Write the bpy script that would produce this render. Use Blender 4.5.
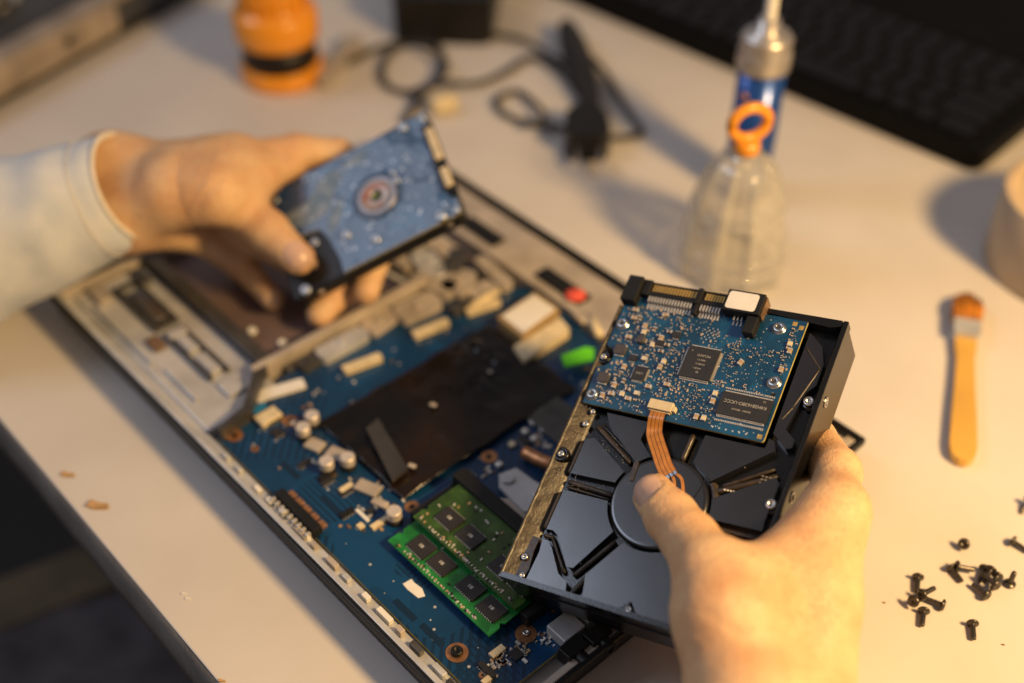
import bpy, bmesh, math, random
import numpy as np
from mathutils import Matrix, Vector, noise
random.seed(7)
SC = bpy.context.scene
for o in list(bpy.data.objects): bpy.data.objects.remove(o)
COL = SC.collection
MM = 0.001
R = math.radians

# ------------------------------------------------------------------ camera, world, lamps, exposure
CAM_H, PITCH, FPX = 0.445, 41.6, 1239.0
cd = bpy.data.cameras.new('camera'); cam = bpy.data.objects.new('camera', cd); COL.objects.link(cam)
cam.location = (0, 0, CAM_H); cam.rotation_euler = (R(90 - PITCH), 0, 0)
cd.sensor_width = 36; cd.lens = FPX / 1024 * 36; cd.clip_start = 0.01; cd.clip_end = 50
cd.dof.use_dof = True; cd.dof.focus_distance = 0.513; cd.dof.aperture_fstop = 2.7; cd.dof.aperture_blades = 0
SC.camera = cam
w = bpy.data.worlds.new('World'); SC.world = w; w.use_nodes = True
bg = w.node_tree.nodes['Background']; bg.inputs[0].default_value = (1.0, 0.88, 0.86, 1); bg.inputs[1].default_value = 0.20

def lamp(name, loc, target, size, power, color, size_y=None):
    d = bpy.data.lights.new(name, 'AREA'); d.energy = power; d.color = color; d.size = size
    if size_y: d.shape = 'RECTANGLE'; d.size_y = size_y
    else: d.shape = 'DISK'
    o = bpy.data.objects.new(name, d); COL.objects.link(o); o.location = loc
    o.rotation_euler = (Vector(target) - Vector(loc)).to_track_quat('-Z', 'Y').to_euler()
    return o
lamp('desk_lamp_light', (0.53, 0.09, 0.56), (0.10, 0.42, 0.0), 0.14, 10.2, (1.0, 0.635, 0.26))
lamp('ceiling_light', (-1.75, 0.80, 1.85), (0, 0.45, 0), 1.0, 11.5, (0.72, 0.81, 1.0))
SC.view_settings.view_transform = 'Standard'; SC.view_settings.look = 'None'
SC.view_settings.exposure = 0; SC.view_settings.gamma = 1
SC.render.engine = 'CYCLES'
SC.cycles.max_bounces = 8; SC.cycles.transparent_max_bounces = 12; SC.cycles.caustics_reflective = False; SC.cycles.caustics_refractive = False
try: SC.cycles.use_denoising = True
except Exception: pass
SC.cycles.sample_clamp_indirect = 4

# ------------------------------------------------------------------ where things stand (mm)
_p = R(PITCH)
_F = np.array([0, math.cos(_p), -math.sin(_p)]); _X = np.array([1., 0, 0]); _D = np.array([0, -math.sin(_p), -math.cos(_p)])
def _dir(px, py): return _F + _X * ((px - 512) / FPX) + _D * ((py - 341.5) / FPX)
def at(px, py, z=0.0):                 # the point of the level plane z (mm) that is seen there in the photograph
    d = _dir(px, py); t = (CAM_H * 1000 - z) / -d[2]
    return Vector((d[0] * t, d[1] * t, z))
def atd(px, py, depth):                # a point at a given distance (mm) along the view axis
    d = _dir(px, py) * depth
    return Vector((d[0], d[1], CAM_H * 1000 + d[2]))
def mat4(rows, t):
    m = Matrix(rows).to_4x4(); m.translation = Vector(t); return m
HDD = mat4([[0.8487, 0.4009, -0.345], [-0.4894, 0.8426, -0.2247], [0.2007, 0.3595, 0.9113]], (66.7, 351.0, 75.2))
NBD = mat4([[0.8853, -0.3149, -0.3421], [0.1622, 0.8987, -0.4074], [0.4357, 0.3052, 0.8468]], (-79.6, 533.7, 67.7))
def on(M, px, py, h=0.0):              # the point on a tilted drive's face (height h over it), in world mm
    o = M.inverted() @ Vector((0, 0, CAM_H * 1000)); d = M.to_3x3().inverted() @ Vector(_dir(px, py))
    return M @ (o + d * ((h - o.z) / d.z))
LAPM = Matrix.Translation((-246.6, 520.7, 0)) @ Matrix.Rotation(R(-48), 4, 'Z')
LAPI = LAPM.inverted()
def lp(px, py, z):                     # laptop coordinates (u, v) at height z
    q = LAPI @ at(px, py, z); return q.x, q.y

# ------------------------------------------------------------------ materials
MATS = {}
def mat(name, col, rough=0.5, metal=0.0, var=0.08, scale=60.0, bump=0.0, bscale=None, spec=0.5, coat=0.0, coat_rough=0.1, sss=0.0, col2=None, detail=3.0, rvar=0.0):
    if name in MATS: return MATS[name]
    m = bpy.data.materials.new(name); m.use_nodes = True; nt = m.node_tree; b = nt.nodes['Principled BSDF']
    b.inputs['Roughness'].default_value = rough; b.inputs['Metallic'].default_value = metal
    b.inputs['Specular IOR Level'].default_value = spec
    b.inputs['Coat Weight'].default_value = coat; b.inputs['Coat Roughness'].default_value = coat_rough
    tc = nt.nodes.new('ShaderNodeTexCoord')
    n = nt.nodes.new('ShaderNodeTexNoise'); n.inputs['Scale'].default_value = scale; n.inputs['Detail'].default_value = detail
    nt.links.new(tc.outputs['Object'], n.inputs['Vector'])
    mx = nt.nodes.new('ShaderNodeMix'); mx.data_type = 'RGBA'
    c2 = col2 or tuple(max(0, c * (1 - 2.2 * var)) for c in col)
    mx.inputs[6].default_value = (*col, 1); mx.inputs[7].default_value = (*c2, 1)
    rp = nt.nodes.new('ShaderNodeMapRange'); rp.inputs[1].default_value = 0.35; rp.inputs[2].default_value = 0.7
    nt.links.new(n.outputs['Fac'], rp.inputs[0]); nt.links.new(rp.outputs[0], mx.inputs[0])
    nt.links.new(mx.outputs[2], b.inputs['Base Color'])
    if rvar:
        rr = nt.nodes.new('ShaderNodeMapRange'); rr.inputs[3].default_value = max(0.02, rough - rvar); rr.inputs[4].default_value = min(1, rough + rvar)
        n3 = nt.nodes.new('ShaderNodeTexNoise'); n3.inputs['Scale'].default_value = scale * 0.7; n3.inputs['Detail'].default_value = 5
        nt.links.new(tc.outputs['Object'], n3.inputs['Vector']); nt.links.new(n3.outputs['Fac'], rr.inputs[0]); nt.links.new(rr.outputs[0], b.inputs['Roughness'])
    if bump:
        n2 = nt.nodes.new('ShaderNodeTexNoise'); n2.inputs['Scale'].default_value = bscale or scale * 8; n2.inputs['Detail'].default_value = 4
        nt.links.new(tc.outputs['Object'], n2.inputs['Vector'])
        bp = nt.nodes.new('ShaderNodeBump'); bp.inputs['Strength'].default_value = bump; bp.inputs['Distance'].default_value = 0.001
        nt.links.new(n2.outputs['Fac'], bp.inputs['Height']); nt.links.new(bp.outputs[0], b.inputs['Normal'])
    if sss:
        b.inputs['Subsurface Weight'].default_value = sss; b.inputs['Subsurface Radius'].default_value = (1.0, 0.38, 0.2)
        b.inputs['Subsurface Scale'].default_value = 0.004
    MATS[name] = m; return m

def pcb_mat(name, base, trace, scale, rough=0.35, coat=0.3):
    m = mat(name, base, rough, 0, 0.10, 90, coat=coat, coat_rough=0.12)
    nt = m.node_tree; b = nt.nodes['Principled BSDF']; prev = b.inputs['Base Color'].links[0].from_socket
    tc = nt.nodes.new('ShaderNodeTexCoord'); N = nt.nodes.new; K = nt.links.new
    def math_(op, a, c=None):
        q = N('ShaderNodeMath'); q.operation = op
        for i, x in enumerate((a, c)):
            if x is None: continue
            if isinstance(x, (int, float)): q.inputs[i].default_value = x
            else: K(x, q.inputs[i])
        return q.outputs[0]
    # blocky copper pours under the mask
    v = N('ShaderNodeTexVoronoi'); v.distance = 'CHEBYCHEV'; v.inputs['Scale'].default_value = scale * .8; K(tc.outputs['Object'], v.inputs['Vector'])
    sp = N('ShaderNodeSeparateColor'); K(v.outputs['Color'], sp.inputs[0])
    mx = N('ShaderNodeMix'); mx.data_type = 'RGBA'; mx.inputs[7].default_value = (*trace, 1)
    K(math_('MULTIPLY', math_('GREATER_THAN', sp.outputs[0], .62), .55), mx.inputs[0]); K(prev, mx.inputs[6]); prev = mx.outputs[2]
    # bundles of parallel traces, some along, some across
    for ax, thr, seed in (('X', .55, 0.0), ('Y', .56, 5.0), ('DIAGONAL', .60, 9.0)):
        wv = N('ShaderNodeTexWave'); wv.bands_direction = ax; wv.inputs['Scale'].default_value = scale * 2.6; wv.inputs['Distortion'].default_value = 0.0
        K(tc.outputs['Object'], wv.inputs['Vector'])
        mp = N('ShaderNodeMapping'); mp.inputs['Location'].default_value = (seed, seed * .3, 0); K(tc.outputs['Object'], mp.inputs[0])
        ng = N('ShaderNodeTexNoise'); ng.inputs['Scale'].default_value = scale * .55; ng.inputs['Detail'].default_value = 0; K(mp.outputs[0], ng.inputs['Vector'])
        f = math_('MULTIPLY', math_('GREATER_THAN', ng.outputs['Fac'], thr), math_('GREATER_THAN', wv.outputs['Fac'], .6))
        mx = N('ShaderNodeMix'); mx.data_type = 'RGBA'; mx.inputs[7].default_value = (*[c * .5 for c in base], 1)
        K(f, mx.inputs[0]); K(prev, mx.inputs[6]); prev = mx.outputs[2]
    K(prev, b.inputs['Base Color'])
    return m

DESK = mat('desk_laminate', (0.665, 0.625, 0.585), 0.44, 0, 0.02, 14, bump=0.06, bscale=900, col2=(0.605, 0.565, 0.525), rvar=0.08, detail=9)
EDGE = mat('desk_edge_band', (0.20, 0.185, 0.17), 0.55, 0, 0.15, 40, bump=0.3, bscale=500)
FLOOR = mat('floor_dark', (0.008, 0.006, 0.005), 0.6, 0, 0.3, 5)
BLACK = mat('black_plastic', (0.009, 0.0085, 0.0085), 0.42, 0, 0.2, 80, bump=0.1, bscale=2500, spec=.35)
BLACKM = mat('black_matte_plastic', (0.010, 0.010, 0.011), 0.6, 0, 0.2, 80, bump=0.1, bscale=2500, spec=.35)
CAST = mat('black_cast_paint', (0.006, 0.006, 0.007), 0.20, 0.0, 0.2, 120, bump=0.05, bscale=900, spec=0.55, coat=0.0, rvar=0.05)
RAIL = mat('black_cast_paint_warm_lit', (0.045, 0.031, 0.019), 0.40, 0.0, 0.3, 260, bump=0.16, bscale=700, spec=0.62, col2=(0.018, 0.013, 0.009), rvar=0.06)  # brown in this black paint stands in for warm lamp reflections
PAN = mat('slate_painted_panel', (0.010, 0.010, 0.014), 0.23, 0.0, 0.1, 70, bump=0.02, bscale=1500, spec=1.0, coat=0.0, rvar=0.05)
COLLAR = mat('brushed_collar', (0.62, 0.58, 0.54), 0.36, 0.8, 0.1, 150)
STEEL = mat('steel', (0.62, 0.60, 0.57), 0.28, 1.0, 0.1, 200)
TIN = mat('tinned_pins', (0.80, 0.76, 0.70), 0.36, 0.55, 0.12, 700)
ZINC = mat('zinc_screw', (0.66, 0.70, 0.74), 0.30, 1.0, 0.15, 500)
GOLD = mat('gold_contact', (0.80, 0.52, 0.16), 0.38, 0.6, 0.2, 600)
COPPER = mat('copper_pad', (0.66, 0.32, 0.15), 0.38, 0.8, 0.2, 300)
CHIPM = mat('chip_epoxy', (0.024, 0.022, 0.023), 0.5, 0, 0.12, 300, bump=0.15, bscale=6000)
INK_GLARE = mat('chip_print_and_glare', (0.42, 0.41, 0.39), 0.6)
FR4 = mat('board_edge', (0.50, 0.42, 0.13), 0.55, 0, 0.15, 300)
PCBH = pcb_mat('blue_solder_mask', (0.003, 0.062, 0.165), (0.006, 0.095, 0.235), 130)
PCBN = pcb_mat('blue_solder_mask_wavy', (0.004, 0.050, 0.165), (0.010, 0.085, 0.23), 70, 0.40, 0.55)
nt_ = PCBN.node_tree; pb_ = nt_.nodes['Principled BSDF']; tc_ = nt_.nodes.new('ShaderNodeTexCoord'); nz_ = nt_.nodes.new('ShaderNodeTexNoise'); nz_.inputs['Scale'].default_value = 34; nz_.inputs['Detail'].default_value = 3
nt_.links.new(tc_.outputs['Object'], nz_.inputs['Vector']); bm_ = nt_.nodes.new('ShaderNodeBump'); bm_.inputs['Strength'].default_value = .5; bm_.inputs['Distance'].default_value = .006
nt_.links.new(nz_.outputs['Fac'], bm_.inputs['Height']); nt_.links.new(bm_.outputs[0], pb_.inputs['Coat Normal'])
PCBL = pcb_mat('navy_solder_mask', (0.001, 0.042, 0.125), (0.002, 0.058, 0.165), 45, 0.4, 0.1)
WHITE = mat('white_paper', (0.80, 0.78, 0.74), 0.6, 0, 0.03, 300)
CREAM = mat('cream_plastic', (0.74, 0.62, 0.40), 0.5, 0, 0.1, 200)
TANC = mat('tan_ceramic', (0.56, 0.38, 0.22), 0.5, 0, 0.25, 400)
BROWNC = mat('brown_ceramic', (0.20, 0.12, 0.07), 0.5, 0, 0.25, 400)
KAPTON = mat('amber_flex_film', (0.60, 0.235, 0.03), 0.32, 0.15, 0.15, 300, coat=0.6)
KAPTON2 = mat('amber_flex_trace', (0.30, 0.105, 0.02), 0.35, 0.25, 0.15, 300, coat=0.4)
SILVER = mat('silver_magnesium', (0.62, 0.63, 0.65), 0.40, 0.3, 0.12, 60, bump=0.1, bscale=1500)
TANM = mat('warm_silver_frame', (0.56, 0.49, 0.42), 0.46, 0.2, 0.15, 50, bump=0.1, bscale=900)
DARKM = mat('dark_grey_metal', (0.10, 0.097, 0.095), 0.4, 0.4, 0.2, 80)
BAY = mat('brown_bay_plate', (0.25, 0.185, 0.18), 0.32, 0.35, 0.15, 25, rvar=0.06)
FILM = mat('black_insulating_film', (0.004, 0.0035, 0.0035), 0.24, 0, 0.4, 26, bump=0.9, bscale=70, col2=(0.018, 0.009, 0.004), spec=0.38, rvar=0.10)
RAMG = pcb_mat('green_board_bright', (0.012, 0.21, 0.035), (0.02, 0.29, 0.06), 160)
RAMG2 = pcb_mat('green_board_olive', (0.034, 0.088, 0.010), (0.055, 0.13, 0.02), 160)
GREEN = mat('bright_green_tape', (0.14, 0.72, 0.015), 0.5, 0, 0.06, 120)
RED = mat('red_spot', (0.88, 0.13, 0.09), 0.7, spec=.2)
BLUE = mat('blue_tab', (0.02, 0.22, 0.52), 0.45)
GRILL = mat('grey_ribbon', (0.32, 0.31, 0.30), 0.5)

# ------------------------------------------------------------------ mesh helpers (mm)
class MB:
    def __init__(s): s.v = []; s.f = []; s.m = []; s.s = []
    def add(s, vs, fs, m=0, smooth=False, M=None):
        n = len(s.v)
        s.v += [tuple(M @ Vector(p)) for p in vs] if M else [tuple(p) for p in vs]
        for f in fs: s.f.append([i + n for i in f]); s.m.append(m); s.s.append(smooth)
        return s
    def box(s, x0, x1, y0, y1, z0, z1, m=0, M=None):
        vs = [(x0, y0, z0), (x1, y0, z0), (x1, y1, z0), (x0, y1, z0), (x0, y0, z1), (x1, y0, z1), (x1, y1, z1), (x0, y1, z1)]
        return s.add(vs, [(3, 2, 1, 0), (4, 5, 6, 7), (0, 1, 5, 4), (1, 2, 6, 5), (2, 3, 7, 6), (3, 0, 4, 7)], m, False, M)
    def cbox(s, cx, cy, z0, sx, sy, sz, rot=0, m=0):
        return s.box(-sx / 2, sx / 2, -sy / 2, sy / 2, 0, sz, m, Matrix.Translation((cx, cy, z0)) @ Matrix.Rotation(rot, 4, 'Z'))
    def prism(s, poly, z0, z1, m=0, mside=None, M=None):
        n = len(poly)
        a = sum(poly[i][0] * poly[(i + 1) % n][1] - poly[(i + 1) % n][0] * poly[i][1] for i in range(n))
        if a < 0: poly = poly[::-1]
        vs = [(x, y, z0) for x, y in poly] + [(x, y, z1) for x, y in poly]
        s.add(vs, [list(range(n))[::-1], list(range(n, 2 * n))], m, False, M)
        s.add(vs, [(i, (i + 1) % n, n + (i + 1) % n, n + i) for i in range(n)], m if mside is None else mside, False, M)
        return s
    def cyl(s, cx, cy, z0, z1, r, n=20, m=0, r2=None, M=None):
        return s.lathe([(0, z0), (r, z0), (r if r2 is None else r2, z1), (0, z1)], n, m, (cx, cy), M, smooth=False)
    def lathe(s, prof, n=32, m=0, c=(0, 0), M=None, smooth=True, ms=None):
        vs = []; ids = []
        for r, z in prof:
            if r == 0: ids.append([len(vs)]); vs.append((c[0], c[1], z))
            else:
                ids.append(list(range(len(vs), len(vs) + n)))
                vs += [(c[0] + r * math.cos(2 * math.pi * i / n), c[1] + r * math.sin(2 * math.pi * i / n), z) for i in range(n)]
        k = len(s.v); s.v += [tuple(M @ Vector(p)) for p in vs] if M else vs
        for j in range(len(prof) - 1):
            A, B = ids[j], ids[j + 1]; mm = ms[j] if ms else m
            for i in range(n):
                if len(A) == 1 and len(B) == 1: break
                if len(A) == 1: f = [A[0], B[(i + 1) % n], B[i]]
                elif len(B) == 1: f = [A[i], A[(i + 1) % n], B[0]]
                else: f = [A[i], A[(i + 1) % n], B[(i + 1) % n], B[i]]
                s.f.append([q + k for q in f]); s.m.append(mm); s.s.append(smooth)
        return s
    def tube(s, pts, r, n=10, m=0, closed=False, rs=None):
        pts = [Vector(p) for p in pts]; N = len(pts); vs = []; up = Vector((0, 0, 1))
        for i, p in enumerate(pts):
            a = pts[(i - 1) % N] if (closed or i > 0) else p; b = pts[(i + 1) % N] if (closed or i < N - 1) else p
            t = (b - a).normalized()
            sd = t.cross(up); sd = sd.normalized() if sd.length > 1e-4 else Vector((1, 0, 0)); q = sd.cross(t)
            rr = rs[i] if rs else r
            vs += [p + sd * (rr * math.cos(2 * math.pi * k / n)) + q * (rr * math.sin(2 * math.pi * k / n)) for k in range(n)]
        fs = []
        for i in range(N if closed else N - 1):
            for k in range(n):
                fs.append((i * n + k, i * n + (k + 1) % n, ((i + 1) % N) * n + (k + 1) % n, ((i + 1) % N) * n + k))
        if not closed: fs += [list(range(n))[::-1], [(N - 1) * n + k for k in range(n)]]
        return s.add(vs, fs, m, True)
    def mesh(s, name, mats):
        me = bpy.data.meshes.new(name); me.from_pydata([(x * MM, y * MM, z * MM) for x, y, z in s.v], [], s.f)
        for m_ in (mats if isinstance(mats, (list, tuple)) else [mats]): me.materials.append(m_)
        me.polygons.foreach_set('material_index', s.m); me.polygons.foreach_set('use_smooth', s.s)
        me.validate(); bm = bmesh.new(); bm.from_mesh(me); bmesh.ops.recalc_face_normals(bm, faces=bm.faces); bm.to_mesh(me); bm.free()
        return me
    def build(s, name, mats, parent=None, bevel=0, seg=2, M=None, label=None, kind=None):
        return link(name, s.mesh(name, mats), parent, bevel, seg, M, label, kind)
def link(name, me, parent=None, bevel=0, seg=2, M=None, label=None, kind=None):
    o = bpy.data.objects.new(name, me); COL.objects.link(o)
    if parent: o.parent = parent
    if M is not None: M = M.copy(); M.translation *= MM; o.matrix_local = M
    if bevel:
        b = o.modifiers.new('bevel', 'BEVEL'); b.width = bevel * MM; b.segments = seg; b.limit_method = 'ANGLE'; b.angle_limit = R(35); b.harden_normals = False
    if label: o['label'] = label
    if kind: o['kind'] = kind
    return o
def tag(o, label, cat, group=None, kind=None):
    o['label'] = label; o['category'] = cat
    if group: o['group'] = group
    if kind: o['kind'] = kind
    return o
def empty(name, M, label, cat, group=None):
    o = bpy.data.objects.new(name, None); COL.objects.link(o); o.empty_display_size = 0.01
    M = M.copy(); M.translation *= MM; o.matrix_world = M
    return tag(o, label, cat, group)
def T(x, y, z, rz=0): return Matrix.Translation((x, y, z)) @ Matrix.Rotation(rz, 4, 'Z')
def spline(pts, n=6, closed=False):
    P = [Vector(p) for p in pts]; out = []; N = len(P)
    for i in range(N if closed else N - 1):
        a, b, c, d = (P[(i + k) % N] if closed else P[min(max(i + k, 0), N - 1)] for k in (-1, 0, 1, 2))
        for j in range(n):
            t = j / n
            out.append(0.5 * ((2 * b) + (c - a) * t + (2 * a - 5 * b + 4 * c - d) * t * t + (3 * b - a - 3 * c + d) * t ** 3))
    if not closed: out.append(P[-1])
    return out
def rrect(x0, x1, y0, y1, r, n=5):
    o = []
    for cx, cy, a0 in ((x1 - r, y0 + r, -90), (x1 - r, y1 - r, 0), (x0 + r, y1 - r, 90), (x0 + r, y0 + r, 180)):
        o += [(cx + r * math.cos(R(a0 + 90 * k / n)), cy + r * math.sin(R(a0 + 90 * k / n))) for k in range(n + 1)]
    return o
def text_mesh(name, body, size, m, extr=0.02, align='CENTER'):
    c = bpy.data.curves.new(name, 'FONT'); c.body = body; c.size = size * MM; c.extrude = extr * MM; c.align_x = align; c.align_y = 'CENTER'
    o = bpy.data.objects.new(name, c); COL.objects.link(o)
    dg = bpy.context.evaluated_depsgraph_get(); me = bpy.data.meshes.new_from_object(o.evaluated_get(dg))
    bpy.data.objects.remove(o); me.materials.clear(); me.materials.append(m); return me

# ------------------------------------------------------------------ desk, floor, what lies under the desk edge
ev = (LAPI @ at(0, 430)).y                       # the desk edge runs parallel to the laptop
ev2 = (LAPI @ at(210, 683)).y; ev = (ev + ev2) / 2
desk = empty('desk', LAPM, 'light grey laminate desk top with a dark edge band at lower left', 'desk')
b = MB(); b.box(-900, 1300, ev + 3.0, 1250, -24, 0); b.build('tabletop', DESK, desk, 0.8)
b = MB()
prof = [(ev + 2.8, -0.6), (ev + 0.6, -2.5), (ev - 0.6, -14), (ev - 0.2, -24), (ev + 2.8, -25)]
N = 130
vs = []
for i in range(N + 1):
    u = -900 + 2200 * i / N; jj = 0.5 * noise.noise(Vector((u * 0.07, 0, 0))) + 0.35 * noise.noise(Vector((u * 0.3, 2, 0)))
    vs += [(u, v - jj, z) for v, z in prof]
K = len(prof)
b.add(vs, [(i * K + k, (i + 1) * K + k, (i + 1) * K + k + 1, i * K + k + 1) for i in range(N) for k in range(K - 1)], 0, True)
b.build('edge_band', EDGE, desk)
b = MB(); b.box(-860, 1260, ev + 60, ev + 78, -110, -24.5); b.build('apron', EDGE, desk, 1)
for (u, v) in ((-840, ev + 90), (1200, ev + 90), (-840, 1200), (1200, 1200)):
    b = MB(); b.box(u, u + 50, v, v + 50, -720, -24.6); b.build('leg', DARKM, desk, 2)
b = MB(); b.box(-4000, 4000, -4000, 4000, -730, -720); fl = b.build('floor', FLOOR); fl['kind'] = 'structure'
seat = empty('stool', Matrix.Translation(at(48, 800, -240)), 'grey padded stool seat in deep shadow below the desk edge', 'stool')
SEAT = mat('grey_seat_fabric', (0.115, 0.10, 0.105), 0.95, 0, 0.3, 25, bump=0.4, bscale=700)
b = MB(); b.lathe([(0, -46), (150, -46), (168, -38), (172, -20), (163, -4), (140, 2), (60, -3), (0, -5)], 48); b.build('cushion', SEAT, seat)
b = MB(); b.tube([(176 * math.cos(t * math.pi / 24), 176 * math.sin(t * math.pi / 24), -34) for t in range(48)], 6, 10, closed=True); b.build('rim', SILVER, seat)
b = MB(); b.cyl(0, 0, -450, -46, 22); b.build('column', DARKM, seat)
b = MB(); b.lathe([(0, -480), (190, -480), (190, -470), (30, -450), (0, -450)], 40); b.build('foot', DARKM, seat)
b = MB(); b.box(-60, 60, -22, 22, 0, 26)
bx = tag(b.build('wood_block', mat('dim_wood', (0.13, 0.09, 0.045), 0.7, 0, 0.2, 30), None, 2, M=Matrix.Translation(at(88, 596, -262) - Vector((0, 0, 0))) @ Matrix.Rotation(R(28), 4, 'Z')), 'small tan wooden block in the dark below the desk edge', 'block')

# ------------------------------------------------------------------ opened laptop
lap = empty('laptop', LAPM, 'opened laptop base with blue motherboard and green memory sticks, cover removed', 'laptop')
U0, U1, V0, V1 = -5, 360, -5, 235
b = MB()
I = 11
rings = [[(U0 + i, V0 + i), (U1 - i, V0 + i), (U1 - i, V1 - i), (U0 + i, V1 - i)] for i in (I, 4, 0, 0, 2.4, 2.6, I + 1)]
zs = (2.0, 5.5, 15.5, 19.0, 19.0, 4.55, 4.55)
vs = [(x, y, z) for rg_, z in zip(rings, zs) for x, y in rg_]
b.add(vs, [(r_ * 4 + k, r_ * 4 + (k + 1) % 4, (r_ + 1) * 4 + (k + 1) % 4, (r_ + 1) * 4 + k) for r_ in range(6) for k in range(4)] + [(3, 2, 1, 0), (24, 25, 26, 27)])
b.build('base_shell', BLACK, lap, 0.9)
for (u, v) in ((20, 12), (330, 12), (20, 215), (330, 215)):
    b = MB(); b.cyl(u, v, 0.05, 2.2, 6); b.build('rubber_foot', BLACKM, lap)
b = MB(); b.box(-2.2, 357, -2.2, 232.8, 4.7, 6.2); b.build('inner_tray', SILVER, lap)
# near rim: silver rail with little clips and ports
b = MB(); b.box(-2.2, 357.6, -2.2, 0.6, 6.3, 17.6); b.box(-2.2, 357.6, 0.7, 6.5, 6.3, 12); b.build('rim_rail', SILVER, lap, 0.5)
b = MB(); b.box(-2.2, 0.8, 0.8, 232.6, 6.3, 17.8); b.build('rim_rail', TANM, lap, 0.5); b = MB(); b.box(353.4, 356.6, 0.8, 231.6, 6.3, 17.2); b.build('rim_rail', TANM, lap, 0.5)
for k in range(16):
    u = 162 + k * 12.1 + random.uniform(-2, 2); L = random.choice((3, 4, 7, 9))
    b = MB(); b.cbox(u, 4.2, 12.1, L, 2.6, random.uniform(1.5, 4.2)); b.build('clip', random.choice((SILVER, TANM, DARKM, WHITE)), lap, 0.3)
# grey plate at the left with raised frames, bars and studs
pl = MB(); pl.box(2, 140, 6.8, 50, 6.4, 12.6); plate = pl.build('speaker_plate', SILVER, lap, 0.8)
b = MB(); b.prism([(0.9, 50.2), (118, 50.2), (127, 42), (143, 26), (147, 9), (150, 9), (147, 28), (129, 47), (121, 57), (0.9, 57)], 6.4, 19.2); b.build('plate_wall', DARKM, lap, 0.7)
for (u, v, su, sv, h, m_) in ((36, 26, 44, 3.4, 2.6, DARKM), (36, 38, 44, 3.0, 2.6, DARKM), (15, 32, 3, 14, 2.6, DARKM), (58, 32, 3, 14, 2.6, DARKM), (40, 32, 30, 6.0, 4.6, STEEL),
                         (88, 37, 46, 2.4, 3.0, DARKM), (88, 27, 46, 2.4, 3.0, DARKM), (80, 32, 14, 6, 3.6, SILVER), (100, 32, 16, 6, 3.2, SILVER), (68, 20, 10, 7, 3, BROWNC), (70, 32, 5, 10, 4, SILVER),
                         (12, 18, 16, 8, 3, TANM), (14, 42, 14, 6, 4, DARKM), (122, 32, 12, 10, 2.2, SILVER), (104, 14, 30, 2.0, 2.2, SILVER), (50, 11, 60, 2.0, 2.4, SILVER)):
    b = MB(); b.cbox(u, v, 12.65, su, sv, h); b.build('raised_bar', m_, lap, 0.5)  # the dark bars stand in for shaded gaps in the plate
for (u, v, r, m_) in ((78, 16, 3.0, DARKM), (92, 18, 2.4, TANM), (108, 22, 2.2, DARKM), (118, 17, 3.2, TANM), (130, 20, 2.8, DARKM), (26, 14, 2.2, BROWNC), (8, 30, 2.5, DARKM), (134, 12, 2.4, DARKM), (112, 40, 2.5, STEEL)):
    b = MB(); b.lathe([(0, 12.6), (r, 12.6), (r, 14.4), (r * .5, 14.4), (r * .45, 13.4), (0, 13.4)], 16, smooth=False); b.build('stud', m_, lap)
# brown bay plate with two bright screws
b = MB(); b.box(1.2, 120.6, 57.4, 196, 6.4, 8.2); b.build('bay_plate', BAY, lap, 0.4)
def screw_head(r, m_=0):
    q = MB(); q.lathe([(0, 0), (r, 0), (r, r * .45), (r * .85, r * .72), (r * .42, r * .74), (r * .38, r * .3), (0, r * .3)], 18, 0); return q
sm = screw_head(2.5).mesh('screw', WHITE)
for px, py in ((252, 331), (282, 343)):
    u, v = lp(px, py, 9); link('screw', sm, lap, M=T(u, v, 8.2))
# divider and tangle of brackets beyond it
b = MB(); b.box(120.8, 125.4, 44, 158, 6.4, 19.5); b.build('divider_bar', TANM, lap, 0.6)
b = MB(); b.box(125.6, 131, 60, 150, 6.4, 13); b.build('divider_bar', DARKM, lap, 0.6)
for i, (u, v, su, sv, z, rot, m_) in enumerate(((134, 92, 10, 30, 16, 0, SILVER), (132, 118, 12, 20, 15, 8, TANM), (137, 140, 14, 26, 16, -6, TANM), (128, 158, 26, 12, 17, 20, TANM), (112, 168, 22, 14, 16, -14, SILVER),
                         (136, 170, 16, 20, 17, 30, TANM), (150, 176, 12, 16, 15, 10, TANM), (96, 160, 20, 10, 14, 6, TANM), (104, 184, 28, 12, 16, 0, TANM), (142, 190, 30, 8, 16.5, -8, TANM),
                         (122, 180, 8, 22, 18, 40, DARKM), (92, 178, 10, 16, 17, -20, SILVER), (152, 158, 6, 14, 16, 0, DARKM), (133, 72, 8, 14, 15, 0, DARKM))):
    b = MB(); b.prism(rrect(-su / 2, su / 2, -sv / 2, sv / 2, min(su, sv) * .28), 8.4 + 0.013 * i, z, M=T(u, v, 0, R(rot)))
    b.cyl(u, v, z - 0.5, z + 1.1, min(su, sv) * .22, 12); b.build('bracket', m_, lap, 0.6)
for i, (u0, u1, v0, v1, m_) in enumerate(((100, 112, 140, 152, DARKM), (84, 118, 128, 150, SILVER))):
    pts = [(u0, v0, 10), (u0 + 2, (v0 + v1) / 2, 18), (u1, v1, 14), (u1 + 8, v1 + 20, 15)]
    b = MB(); b.tube(spline(pts, 8), 1.6, 8); b.build('wire', m_, lap)
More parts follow.
